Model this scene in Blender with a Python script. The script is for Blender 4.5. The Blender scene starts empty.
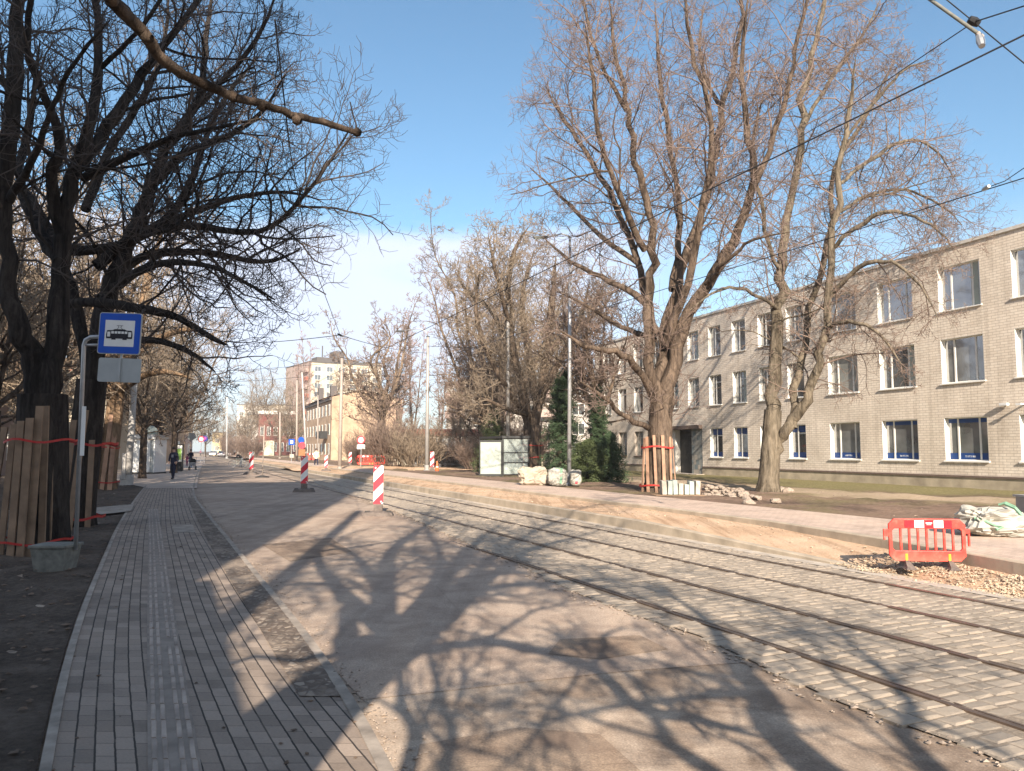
import bpy, math, random
import numpy as np
from mathutils import Vector, Matrix
R = math.radians
rng = random.Random(7)
nrs = np.random.RandomState(3)
scene = bpy.context.scene
COL = scene.collection

# ------------------------------------------------------------------ camera
H = 1.70
F = 769.0
PITCH = math.atan(64.5 / F)
CP, SP = math.cos(PITCH), math.sin(PITCH)
cam_d = bpy.data.cameras.new('camera')
cam = bpy.data.objects.new('camera', cam_d)
COL.objects.link(cam)
cam.location = (0, 0, H)
cam.rotation_euler = (R(90) + PITCH, 0, 0)
cam_d.sensor_width = 36.0
cam_d.lens = F / 1024 * 36.0
cam_d.clip_start = 0.05
cam_d.clip_end = 3000
scene.camera = cam

def ray(u, v):
    xc = (u - 512) / F; yc = (385.5 - v) / F
    return Vector((xc, CP - yc * SP, SP + yc * CP))
def P(u, v, Y):
    """the point seen at (u, v) at ground distance Y ahead"""
    d = ray(u, v); k = Y / d.y
    return Vector((d.x * k, Y, H + d.z * k))
def G(u, v, z=0.0):
    d = ray(u, v); k = (z - H) / d.z
    return Vector((d.x * k, d.y * k, z))
TH = R(23.35)
def S(s, L, z=0.0):
    """street coordinates: s along the tram line, L to its right"""
    return Vector((L * math.cos(TH) - s * math.sin(TH), L * math.sin(TH) + s * math.cos(TH), z))

# ------------------------------------------------------------------ world and sun
SHX, SHY = -0.11, 1.0           # shadow direction on the ground
EL = math.atan(0.488)
n_ = math.hypot(SHX, SHY)
sun_dir = Vector((-SHX / n_ * math.cos(EL), -SHY / n_ * math.cos(EL), math.sin(EL)))   # towards the sun
sd = bpy.data.lights.new('sun', 'SUN'); so = bpy.data.objects.new('sun', sd); COL.objects.link(so)
sd.energy = 5.0; sd.angle = R(0.40); sd.color = (1.0, 0.875, 0.73)
so.rotation_euler = sun_dir.to_track_quat('Z', 'Y').to_euler()
w = bpy.data.worlds.new('World'); scene.world = w; w.use_nodes = True
nt = w.node_tree; nt.nodes.clear()
def wn(t, **k):
    n = nt.nodes.new(t)
    for a, b in k.items(): setattr(n, a, b)
    return n
sky = wn('ShaderNodeTexSky', sky_type='NISHITA', sun_disc=False)
sky.sun_elevation = EL
sky.sun_rotation = math.atan2(sun_dir.x, sun_dir.y)
sky.air_density = 1.0; sky.dust_density = 0.7; sky.ozone_density = 2.2; sky.altitude = 0
bg = wn('ShaderNodeBackground'); bg.inputs['Strength'].default_value = 0.088
out = wn('ShaderNodeOutputWorld')
tc = wn('ShaderNodeTexCoord'); sep = wn('ShaderNodeSeparateXYZ')
nt.links.new(tc.outputs['Generated'], sep.inputs[0])
mp = wn('ShaderNodeMapping'); mp.inputs['Scale'].default_value = (1.6, 1.6, 7.0)
nz = wn('ShaderNodeTexNoise'); nz.inputs['Scale'].default_value = 1.6; nz.inputs['Detail'].default_value = 6; nz.inputs['Roughness'].default_value = .55
nt.links.new(tc.outputs['Generated'], mp.inputs[0]); nt.links.new(mp.outputs[0], nz.inputs['Vector'])
def wmath(op, a, b=None, c=None):
    n = wn('ShaderNodeMath', operation=op)
    for i, x in enumerate((a, b, c)):
        if x is None: continue
        if isinstance(x, (int, float)): n.inputs[i].default_value = x
        else: nt.links.new(x, n.inputs[i])
    return n.outputs[0]
def wrange(x, a, b, c, d):
    n = wn('ShaderNodeMapRange', interpolation_type='SMOOTHSTEP')
    nt.links.new(x, n.inputs['Value'])
    for k, val in zip(('From Min', 'From Max', 'To Min', 'To Max'), (a, b, c, d)): n.inputs[k].default_value = val
    return n.outputs[0]
zz = wmath('ADD', sep.outputs['Z'], wmath('MULTIPLY', wmath('SUBTRACT', nz.outputs['Fac'], 0.5), 0.10))
up_edge = wrange(zz, 0.255, 0.280, 1.0, 0.0)
lo_edge = wrange(zz, 0.02, 0.14, 0.55, 1.0)
azm = wrange(sep.outputs['X'], 0.05, 0.25, 1.0, 0.2)
dens = wrange(nz.outputs['Fac'], 0.25, 0.5, 0.72, 1.0)
m_ = wmath('MULTIPLY', wmath('MULTIPLY', up_edge, lo_edge), wmath('MULTIPLY', azm, dens))
m_ = wmath('MULTIPLY', m_, 0.92)
back = wmath('MULTIPLY', wrange(sep.outputs['Y'], 0.05, -0.35, 0.0, 1.0), wrange(nz.outputs['Fac'], 0.35, 0.6, 0.25, 0.9))  # pale cloud added behind the camera to warm the light in the shade
m_ = wmath('MAXIMUM', m_, back)
mix = wn('ShaderNodeMixRGB'); mix.inputs['Color2'].default_value = (4.5, 4.9, 6.0, 1)
nt.links.new(m_, mix.inputs['Fac'])
tint = wn('ShaderNodeMixRGB', blend_type='MULTIPLY'); tint.inputs['Fac'].default_value = 1.0
tint.inputs['Color2'].default_value = (0.76, 0.95, 0.95, 1)
nt.links.new(sky.outputs[0], tint.inputs['Color1'])
nt.links.new(tint.outputs[0], mix.inputs['Color1']); nt.links.new(mix.outputs[0], bg.inputs['Color']); nt.links.new(bg.outputs[0], out.inputs['Surface'])
scene.view_settings.view_transform = 'Standard'
scene.view_settings.look = 'None'
scene.view_settings.exposure = 1.26
scene.view_settings.gamma = 1.0
scene.view_settings.use_curve_mapping = False
scene.render.engine = 'CYCLES'
scene.cycles.max_bounces = 5
scene.cycles.transparent_max_bounces = 8

# ------------------------------------------------------------------ materials
class NT:
    def __init__(self, name):
        self.m = bpy.data.materials.new(name); self.m.use_nodes = True
        self.t = self.m.node_tree; self.b = self.t.nodes['Principled BSDF']
        self.out = self.t.nodes['Material Output']
    def n(self, typ, **k):
        x = self.t.nodes.new(typ)
        for a, b in k.items(): setattr(x, a, b)
        return x
    def l(self, a, b): self.t.links.new(a, b)
    def coord(self, kind='Object', scale=(1, 1, 1), rot=(0, 0, 0)):
        c = self.n('ShaderNodeTexCoord'); m = self.n('ShaderNodeMapping')
        m.inputs['Scale'].default_value = scale; m.inputs['Rotation'].default_value = rot
        self.l(c.outputs[kind], m.inputs[0]); return m.outputs[0]
    def noise(self, vec, scale, detail=4, rough=.55, dist=0):
        x = self.n('ShaderNodeTexNoise'); x.inputs['Scale'].default_value = scale
        x.inputs['Detail'].default_value = detail; x.inputs['Roughness'].default_value = rough
        x.inputs['Distortion'].default_value = dist
        self.l(vec, x.inputs['Vector']); return x.outputs['Fac']
    def ramp(self, fac, stops):
        r = self.n('ShaderNodeValToRGB'); e = r.color_ramp.elements
        while len(e) < len(stops): e.new(.5)
        for i, (p, c) in enumerate(stops):
            e[i].position = p; e[i].color = (*c, 1) if len(c) == 3 else c
        self.l(fac, r.inputs[0]); return r.outputs[0]
    def mix(self, fac, a, b, mode='MIX'):
        x = self.n('ShaderNodeMixRGB', blend_type=mode)
        for i, q in enumerate((fac, a, b)):
            if isinstance(q, (int, float)): x.inputs[i].default_value = q
            elif isinstance(q, tuple): x.inputs[i].default_value = (*q, 1)
            else: self.l(q, x.inputs[i])
        return x.outputs[0]
    def math(self, op, a, b=0.0):
        x = self.n('ShaderNodeMath', operation=op)
        for i, q in enumerate((a, b)):
            if isinstance(q, (int, float)): x.inputs[i].default_value = q
            else: self.l(q, x.inputs[i])
        return x.outputs[0]
    def bump(self, h, strength=.5, dist=.02, prev=None):
        x = self.n('ShaderNodeBump'); x.inputs['Strength'].default_value = strength; x.inputs['Distance'].default_value = dist
        self.l(h, x.inputs['Height'])
        if prev is not None: self.l(prev, x.inputs['Normal'])
        self.l(x.outputs[0], self.b.inputs['Normal']); return x.outputs[0]
    def base(self, c):
        if isinstance(c, tuple): self.b.inputs['Base Color'].default_value = (*c, 1)
        else: self.l(c, self.b.inputs['Base Color'])
    def rough(self, r): 
        if isinstance(r, (int, float)): self.b.inputs['Roughness'].default_value = r
        else: self.l(r, self.b.inputs['Roughness'])
    def spec(self, s): self.b.inputs['Specular IOR Level'].default_value = s

def plain(name, c, rough=.7, metal=0, var=.15, scale=6, bump=0, spec=.3):
    a = NT(name); v = a.coord()
    f = a.noise(v, scale, 5)
    lo = tuple(max(0, x * (1 - var)) for x in c); hi = tuple(min(1, x * (1 + var)) for x in c)
    a.base(a.ramp(f, [(.3, lo), (.7, hi)])); a.rough(rough); a.b.inputs['Metallic'].default_value = metal; a.spec(spec)
    if bump: a.bump(a.noise(v, scale * 4, 4), bump, .01)
    return a.m

M = {}
# soil
a = NT('dark_soil'); v = a.coord()
f = a.mix(.5, a.noise(v, 1.3, 6), a.noise(v, 14, 5, .7))
a.base(a.ramp(f, [(.33, (.055, .042, .034)), (.5, (.11, .085, .066)), (.68, (.19, .15, .12))])); a.rough(.95); a.spec(.1)
a.bump(a.noise(v, 18, 8, .7), .9, .05); M['soil'] = a.m
# verge: brown soil with worn olive grass
a = NT('verge_soil_and_grass'); v = a.coord()
big = a.noise(v, .22, 5, .6, .4); fine = a.noise(v, 9, 6, .7)
au = a.n('ShaderNodeTexCoord').outputs['UV']; asx = a.n('ShaderNodeSeparateXYZ'); a.l(au, asx.inputs[0]); lat = a.math('ADD', asx.outputs['Y'], a.math('MULTIPLY', a.math('SUBTRACT', a.noise(v, .16, 4), .5), .55))
soil = a.ramp(fine, [(.3, (.16, .105, .075)), (.7, (.30, .21, .155))])
grs = a.ramp(fine, [(.3, (.13, .12, .045)), (.7, (.27, .235, .12))])
soil = a.mix(a.ramp(a.noise(v, .5, 5, .6, .5), [(.45, (0, 0, 0)), (.6, (.85, .85, .85))]), soil, a.ramp(fine, [(.3, (.07, .048, .036)), (.7, (.15, .11, .085))]))
tan = a.ramp(fine, [(.3, (.33, .25, .17)), (.7, (.46, .36, .26))])
c = a.mix(a.ramp(lat, [(.40, (0, 0, 0)), (.46, (1, 1, 1)), (.60, (1, 1, 1)), (.66, (0, 0, 0))]), soil, tan)
c = a.mix(a.ramp(lat, [(.62, (0, 0, 0)), (.78, (.85, .85, .85)), (.97, (.9, .9, .9))]), c, grs)
c = a.mix(a.math('MULTIPLY', a.ramp(big, [(.5, (0, 0, 0)), (.6, (1, 1, 1))]), .5), c, grs)
a.base(c); a.rough(.95); a.spec(.1)
a.bump(a.noise(v, 7, 8, .7), .8, .08); M['verge'] = a.m
def asphalt(name, lo, hi, tint):
    a = NT(name); v = a.coord()
    big = a.noise(v, .35, 6, .6, .3); mid = a.noise(v, 2.2, 6, .65, .5); fine = a.noise(v, 70, 3, .7)
    c = a.ramp(a.mix(.5, big, mid), [(.42, lo), (.56, hi)])
    sp = a.n('ShaderNodeTexVoronoi'); sp.inputs['Scale'].default_value = 55; a.l(v, sp.inputs['Vector'])
    c = a.mix(.35, c, a.ramp(sp.outputs['Distance'], [(.1, (1.45, 1.36, 1.28)), (.5, (.80, .78, .76))]), 'MULTIPLY')
    c = a.mix(.55, c, a.ramp(fine, [(.3, (.35, .35, .35)), (.65, (1, 1, 1))]), 'MULTIPLY')
    st = a.noise(v, .9, 3, .5, 1.2)
    c = a.mix(a.ramp(st, [(.56, (0, 0, 0)), (.70, (.7, .7, .7))]), c, tint)
    vor = a.n('ShaderNodeTexVoronoi', feature='DISTANCE_TO_EDGE'); vor.inputs['Scale'].default_value = .45
    a.l(a.mix(.12, v, a.n('ShaderNodeTexNoise').outputs['Color']), vor.inputs['Vector'])
    cr = a.ramp(vor.outputs['Distance'], [(.0, (.45, .43, .41)), (.004, (1, 1, 1))])
    c = a.mix(.25, c, cr, 'MULTIPLY')
    trk = a.noise(a.coord(rot=(0, 0, -TH), scale=(2.2, .09, 1)), 1.3, 5, .6)
    c = a.mix(.6, c, a.ramp(trk, [(.36, (.74, .72, .70)), (.5, (1, 1, 1)), (.64, (1.18, 1.14, 1.08))]), 'MULTIPLY')
    a.base(c); a.rough(.9); a.spec(.22)
    a.bump(a.noise(v, 95, 3, .7), .35, .008, a.bump(mid, .2, .02)); return a.m
M['asphalt_old'] = asphalt('old_brown_asphalt', (.27, .205, .155), (.55, .44, .34), (.17, .125, .095))
M['asphalt_patch'] = asphalt('smooth_pinkish_asphalt', (.37, .285, .225), (.51, .405, .32), (.31, .235, .185))
# sidewalk pavers (UV: metres)
def pavers(name, c1, c2, mortar, w=.2, h=.1, sq=2.5, ms=.008, offs=.5, lines=None):
    a = NT(name); uv = a.n('ShaderNodeTexCoord').outputs['UV']
    b = a.n('ShaderNodeTexBrick'); a.l(uv, b.inputs['Vector'])
    b.offset = offs; b.inputs['Scale'].default_value = 1.0
    b.inputs['Brick Width'].default_value = w; b.inputs['Row Height'].default_value = h
    b.inputs['Mortar Size'].default_value = ms; b.inputs['Mortar Smooth'].default_value = .4; b.inputs['Bias'].default_value = -.1
    b.inputs['Color1'].default_value = (*c1, 1); b.inputs['Color2'].default_value = (*c2, 1); b.inputs['Mortar'].default_value = (*mortar, 1)
    dirt = a.noise(uv, 1.1, 6, .7, .4); fine = a.noise(uv, 60, 3, .6)
    c = a.mix(.55, b.outputs['Color'], a.ramp(dirt, [(.32, (.48, .45, .42)), (.5, (.95, .93, .9)), (.68, (1.15, 1.08, 1.0))]), 'MULTIPLY')
    c = a.mix(a.ramp(a.noise(uv, .8, 6, .7), [(.55, (0, 0, 0)), (.7, (.45, .45, .45))]), c, (.38, .30, .23))
    c = a.mix(.4, c, a.ramp(fine, [(.3, (.6, .6, .6)), (.7, (1, 1, 1))]), 'MULTIPLY')
    if lines:
        sx = a.n('ShaderNodeSeparateXYZ'); a.l(uv, sx.inputs[0])
        jit = a.math('MULTIPLY', a.math('SUBTRACT', a.noise(uv, 8, 2), .5), .10)
        fr = a.math('FRACT', a.math('ADD', a.math('MULTIPLY', sx.outputs['Y'], 1 / h), jit))
        ln = a.math('LESS_THAN', a.math('ABSOLUTE', a.math('SUBTRACT', fr, .5)), .5 - .055)
        brk = a.math('GREATER_THAN', a.noise(uv, 2.3, 3), .40)
        c = a.mix(a.math('MULTIPLY', a.math('SUBTRACT', 1.0, ln), a.math('ADD', .55, a.math('MULTIPLY', brk, .4))), c, lines)
    a.base(c); a.rough(.85); a.spec(.25)
    inv = a.math('SUBTRACT', 1.0, b.outputs['Fac'])
    a.bump(inv, .7, .006, a.bump(fine, .2, .004)); return a.m
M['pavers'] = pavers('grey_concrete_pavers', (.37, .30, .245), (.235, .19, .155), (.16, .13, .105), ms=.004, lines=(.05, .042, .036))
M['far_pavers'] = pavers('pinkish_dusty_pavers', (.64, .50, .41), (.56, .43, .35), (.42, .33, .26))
a = NT('dark_cobblestones'); v = a.coord(scale=(1, .8, 1))
vo = a.n('ShaderNodeTexVoronoi', feature='DISTANCE_TO_EDGE'); vo.inputs['Scale'].default_value = 15; vo.inputs['Randomness'].default_value = .7; a.l(v, vo.inputs['Vector'])
vc = a.n('ShaderNodeTexVoronoi'); vc.inputs['Scale'].default_value = 15; vc.inputs['Randomness'].default_value = .7; a.l(v, vc.inputs['Vector'])
tn = a.n('ShaderNodeSeparateXYZ'); a.l(vc.outputs['Color'], tn.inputs[0])
c = a.ramp(tn.outputs['X'], [(0, (.10, .08, .065)), (.6, (.21, .17, .135)), (1, (.34, .28, .22))])
c = a.mix(a.ramp(vo.outputs['Distance'], [(.05, (1, 1, 1)), (.16, (0, 0, 0))]), c, (.13, .10, .08))
c = a.mix(a.ramp(a.noise(v, 1.6, 5, .65), [(.48, (0, 0, 0)), (.62, (.8, .8, .8))]), c, (.30, .24, .185))
a.base(c); a.rough(.9); a.spec(.2); a.bump(vo.outputs['Distance'], .8, .03); M['dark_cobble'] = a.m
M['kerbstone'] = plain('kerb_concrete', (.30, .255, .21), .85, var=.35, scale=5, bump=.3)
M['kerb_grey'] = plain('platform_kerb_concrete', (.42, .35, .265), .85, var=.22, scale=2.5, bump=.3)
M['light_concrete'] = plain('light_concrete', (.46, .40, .33), .85, var=.2, scale=4, bump=.2)
a = NT('orange_sand'); v = a.coord()
f = a.mix(.5, a.noise(v, .8, 6, .6), a.noise(v, 30, 5, .7))
ru = a.noise(a.coord(rot=(0, 0, -TH), scale=(2.6, .12, 1)), 1.5, 5, .65)
a.base(a.mix(.8, a.ramp(f, [(.36, (.40, .265, .17)), (.5, (.54, .375, .25)), (.64, (.62, .46, .33))]), a.ramp(ru, [(.38, (.66, .62, .58)), (.5, (1, 1, 1)), (.65, (1.12, 1.1, 1.06))]), 'MULTIPLY')); a.rough(.95); a.spec(.1)
a.bump(a.noise(v, 22, 8, .7), .7, .03); M['sand'] = a.m
a = NT('sett_stone'); v = a.coord()
at = a.n('ShaderNodeAttribute', attribute_name='tone')
f = a.noise(v, 25, 5, .7)
c = a.ramp(at.outputs['Fac'], [(.0, (.23, .195, .155)), (.5, (.32, .27, .215)), (1., (.40, .335, .265))])
c = a.mix(.5, c, a.ramp(f, [(.3, (.7, .68, .65)), (.7, (1.05, 1.05, 1.05))]), 'MULTIPLY')
c = a.mix(a.ramp(a.noise(v, .7, 5, .65), [(.46, (0, 0, 0)), (.66, (.7, .7, .7))]), c, (.36, .295, .225))
a.base(c); a.rough(.72); a.spec(.35); a.bump(f, .5, .01); M['sett'] = a.m
a = NT('tram_bed_grit'); v = a.coord()
f = a.noise(v, 30, 6, .7)
a.base(a.ramp(f, [(.3, (.20, .165, .13)), (.7, (.31, .255, .20))])); a.rough(.95); a.spec(.1); a.bump(f, .6, .02); M['bed'] = a.m
M['rail'] = plain('rusty_steel_rail', (.17, .125, .095), .42, .6, .25, 9)
# bark
def bark(name, lo, hi, sc=9):
    a = NT(name); v = a.coord(scale=(1, 1, .25))
    f = a.noise(v, sc, 7, .7, .6)
    big = a.noise(a.coord(scale=(1, 1, .10)), 3.2, 5, .7, .8)
    c = a.mix(.8, a.ramp(f, [(.32, lo), (.66, hi)]), a.ramp(big, [(.40, (.30, .28, .26)), (.52, (1, 1, 1)), (.7, (1.2, 1.16, 1.1))]), 'MULTIPLY')
    a.base(c); a.rough(.92); a.spec(.12)
    a.bump(a.noise(v, sc * 1.7, 6, .75, .5), 1.0, .06); return a.m
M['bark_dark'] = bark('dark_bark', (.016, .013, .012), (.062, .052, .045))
M['bark_brown'] = bark('brown_bark', (.10, .072, .050), (.33, .25, .18))
M['bark_grey'] = bark('grey_green_bark', (.085, .070, .050), (.235, .195, .145))
M['bark_orange'] = bark('warm_brown_bark', (.11, .07, .042), (.30, .205, .13))
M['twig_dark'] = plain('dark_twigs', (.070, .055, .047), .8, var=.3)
M['twig_brown'] = plain('brown_twigs', (.20, .145, .115), .8, var=.35, scale=1)
M['twig_maple'] = plain('reddish_brown_twigs', (.185, .135, .112), .8, var=.35, scale=1)
M['twig_olive'] = plain('olive_yellow_twigs', (.235, .185, .135), .8, var=.35, scale=1)
M['twig_pale'] = plain('pale_birch_twigs', (.31, .205, .17), .8, var=.25, scale=1)
M['needles'] = plain('conifer_needles', (.050, .080, .038), .75, var=.65, scale=2.2)
M['needles_lt'] = plain('yellowish_conifer_needles', (.072, .092, .036), .75, var=.4, scale=3)
M['wood'] = plain('raw_plank_wood', (.34, .205, .135), .75, var=.3, scale=3, bump=.2)
M['wood_grey'] = plain('weathered_plank_wood', (.215, .145, .095), .8, var=.3, scale=3, bump=.2)
M['tape'] = plain('red_barrier_tape', (.42, .035, .03), .5)
M['galv'] = plain('galvanised_steel', (.38, .385, .39), .45, .5, .12, 8)
M['pole'] = plain('painted_grey_pole', (.34, .325, .305), .5, .2, .12, 5)
M['pole_brown'] = plain('brownish_grey_pole', (.34, .29, .25), .6, .1, .15, 5)
M['concrete_pole'] = plain('pale_concrete_pole', (.42, .40, .375), .8, 0, .15, 6)
M['box_dark'] = plain('weathered_concrete_box', (.17, .17, .15), .85, 0, .3, 10, .3)
M['blue'] = plain('sign_blue', (.010, .075, .42), .35, 0, .05)
M['white'] = plain('white_paint', (.68, .68, .66), .5, 0, .05)
M['offwhite'] = plain('off_white_panel', (.36, .40, .355), .6, 0, .08)
M['signgrey'] = plain('sign_back_grey', (.36, .38, .38), .5, .3, .08)
M['black'] = plain('black_print', (.012, .012, .018), .5, 0, .1)
M['dark'] = plain('dark_frame_metal', (.035, .036, .036), .45, .2, .2)
M['rubber'] = plain('black_rubber_foot', (.05, .047, .045), .8, 0, .3)
M['rubber_dusty'] = plain('dusty_rubber', (.14, .115, .10), .85, 0, .3, 12, .3)
a = NT('red_barrier_plastic'); v = a.coord(); c = a.ramp(a.noise(v, 5, 6, .7), [(.33, (.55, .035, .025)), (.5, (.80, .040, .025)), (.7, (.66, .13, .09))]); sz = a.n('ShaderNodeSeparateXYZ'); a.l(v, sz.inputs[0])
c = a.mix(a.math('MULTIPLY', a.ramp(sz.outputs['Z'], [(.1, (.45, .45, .45)), (.25, (.0, .0, .0))]), a.noise(v, 14, 5, .7)), c, (.45, .30, .2)); a.base(c); a.rough(.45); M['redplastic'] = a.m
M['darkred'] = plain('red_reflective_panel', (.50, .02, .03), .3, 0, .1)
M['yellow'] = plain('yellow_tape', (.80, .48, .03), .5)
M['orange'] = plain('orange_cone_plastic', (.85, .17, .06), .5)
M['wire'] = plain('black_wire', (.02, .02, .022), .5)
M['bagwhite'] = plain('white_woven_bag', (.37, .355, .31), .8, 0, .12, 3, .3)
M['baggreen'] = plain('green_bag_strap', (.20, .36, .24), .7)
M['bagbeige'] = plain('beige_sack_cloth', (.38, .33, .26), .85, 0, .15, 3, .3)
M['rubble'] = plain('broken_stone', (.31, .25, .20), .9, 0, .3, 5, .3)
M['gravel'] = plain('crushed_gravel', (.40, .315, .225), .9, 0, .35, 3)
M['leaf'] = plain('dead_leaves', (.15, .105, .075), .9, 0, .45, 2)
M['skin'] = plain('skin', (.50, .32, .24), .6, 0, .05)
M['navy'] = plain('dark_navy_cloth', (.022, .024, .045), .85, 0, .25)
M['blackcloth'] = plain('black_cloth', (.02, .02, .022), .85, 0, .2)
M['plumcloth'] = plain('plum_cloth', (.20, .05, .11), .85, 0, .2)
M['greycloth'] = plain('grey_cloth', (.28, .29, .31), .85, 0, .2)
M['hiviz'] = plain('pale_green_vest', (.62, .80, .50), .7, 0, .05)
M['jeans'] = plain('blue_denim', (.08, .12, .22), .85, 0, .2)
M['hair'] = plain('brown_hair', (.06, .04, .03), .7, 0, .2)
M['carpaint'] = plain('dark_car_paint', (.035, .038, .045), .25, .3, .05)
M['carwhite'] = plain('pale_car_paint', (.55, .55, .56), .25, .1, .05)
M['tyre'] = plain('tyre_rubber', (.02, .02, .02), .8)
a = NT('beacon_stripes'); v = a.n('ShaderNodeTexCoord').outputs['Object']
sx = a.n('ShaderNodeSeparateXYZ'); a.l(v, sx.inputs[0])
fr = a.math('FRACT', a.math('ADD', a.math('DIVIDE', a.math('SUBTRACT', sx.outputs['Z'], a.math('MULTIPLY', sx.outputs['X'], 1.0)), .50), .02))
c = a.mix(a.math('GREATER_THAN', fr, .5), (.80, .80, .77), (.62, .03, .05))
c = a.mix(.6, c, a.ramp(a.noise(v, 5, 5, .7), [(.3, (.6, .58, .55)), (.6, (1, 1, 1))]), 'MULTIPLY')
a.base(c); a.rough(.4); M['stripes'] = a.m
def brickwall(name, c1, c2, mort, w, h, ms, bumpd=.012, dirt=.4, coords='Object', rot=(R(90), 0, 0)):
    a = NT(name); v = a.coord(coords, rot=rot)
    b = a.n('ShaderNodeTexBrick'); a.l(v, b.inputs['Vector']); b.inputs['Scale'].default_value = 1
    b.inputs['Brick Width'].default_value = w; b.inputs['Row Height'].default_value = h
    b.inputs['Mortar Size'].default_value = ms; b.inputs['Mortar Smooth'].default_value = .3
    b.inputs['Color1'].default_value = (*c1, 1); b.inputs['Color2'].default_value = (*c2, 1); b.inputs['Mortar'].default_value = (*mort, 1)
    oc = a.coord()
    st = a.ramp(a.noise(oc, .45, 6, .6, .3), [(.35, (.74, .71, .68)), (.65, (1.05, 1.03, 1.02))])
    c = a.mix(dirt + .3, b.outputs['Color'], st, 'MULTIPLY')
    sk_ = a.noise(a.coord(scale=(2.6, 1, .16)), 1.6, 6, .7, .3)
    c = a.mix(dirt, c, a.ramp(sk_, [(.36, (.62, .58, .54)), (.50, (1, 1, 1)), (.72, (1.12, 1.1, 1.06))]), 'MULTIPLY')
    a.base(c); a.rough(.88); a.spec(.2)
    a.bump(a.math('SUBTRACT', 1.0, b.outputs['Fac']), .5, bumpd); return a.m
M['brick_beige'] = brickwall('beige_silicate_brick', (.80, .725, .62), (.72, .64, .54), (.52, .45, .375), .30, .105, .012)
M['brick_red'] = brickwall('dark_red_boards', (.22, .085, .07), (.18, .07, .06), (.10, .04, .035), 3, .2, .01)
M['stucco_tan'] = plain('peeling_tan_stucco', (.40, .29, .20), .9, 0, .28, .8, .2)
M['stucco_cream'] = plain('cream_panel', (.50, .44, .34), .9, 0, .10, .5)
M['stucco_brown'] = plain('brownish_panel', (.38, .29, .25), .9, 0, .12, .5)
M['stucco_grey'] = plain('grey_panel', (.42, .38, .34), .9, 0, .15, .5)
M['plinth'] = plain('stained_plinth_render', (.40, .34, .25), .9, 0, .35, 1.2, .3)
M['plinth_dark'] = plain('dark_plinth_ledge', (.15, .11, .09), .8, 0, .2)
M['coping'] = plain('roof_coping_metal', (.62, .59, .54), .6, .2, .1)
M['roof_dark'] = plain('dark_roofing', (.10, .09, .085), .8, 0, .2)
M['roof_red'] = plain('red_brown_roofing', (.28, .10, .07), .8, 0, .2)
M['frame'] = plain('white_window_frame', (.74, .72, .67), .5, 0, .04)
M['oldframe'] = plain('weathered_window_frame', (.42, .36, .30), .7, 0, .2)
M['tile_teal'] = brickwall('patchy_tiles', (.36, .33, .28), (.16, .20, .21), (.2, .2, .2), .30, .30, .01, .003)
M['door'] = plain('worn_brown_door', (.30, .22, .17), .7, 0, .25, 2)
M['banner'] = plain('blue_window_banner', (.014, .055, .20), .4, 0, .1)
def glassy(name, c, rough=.04, spec=.8, var=.5):
    a = NT(name); v = a.coord(); f = a.noise(v, .9, 3)
    a.base(a.ramp(f, [(.35, tuple(x * (1 - var) for x in c)), (.65, tuple(x * (1 + var) for x in c))])); a.rough(rough); a.spec(spec); a.b.inputs['IOR'].default_value = 2.3
    a.bump(a.noise(v, .8, 2), .06, .05)
    return a.m
M['glass'] = glassy('window_glass', (.075, .08, .078))
M['glass_mid'] = glassy('dim_curtained_glass', (.15, .155, .15), .06, .8, .4)
M['glass_pale'] = glassy('curtained_window_glass', (.26, .27, .25), .08, .5, .25)
a = NT('shelter_glass'); a.base((.75, .85, .80)); a.b.inputs['Alpha'].default_value = .22; a.rough(.08); M['clear'] = a.m
M['poster_green'] = plain('poster_green', (.30, .52, .12), .5, 0, .2, 2)
M['purple'] = plain('sign_purple', (.30, .08, .36), .5)
M['pinkred'] = plain('sign_red', (.70, .06, .08), .4)
M['brownsign'] = plain('brown_sign_back', (.28, .13, .06), .7)
M['garage_white'] = plain('white_render', (.66, .62, .55), .9, 0, .12, .6)
M['paleyellow'] = plain('pale_yellow_render', (.62, .50, .28), .9, 0, .12, .6)

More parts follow.
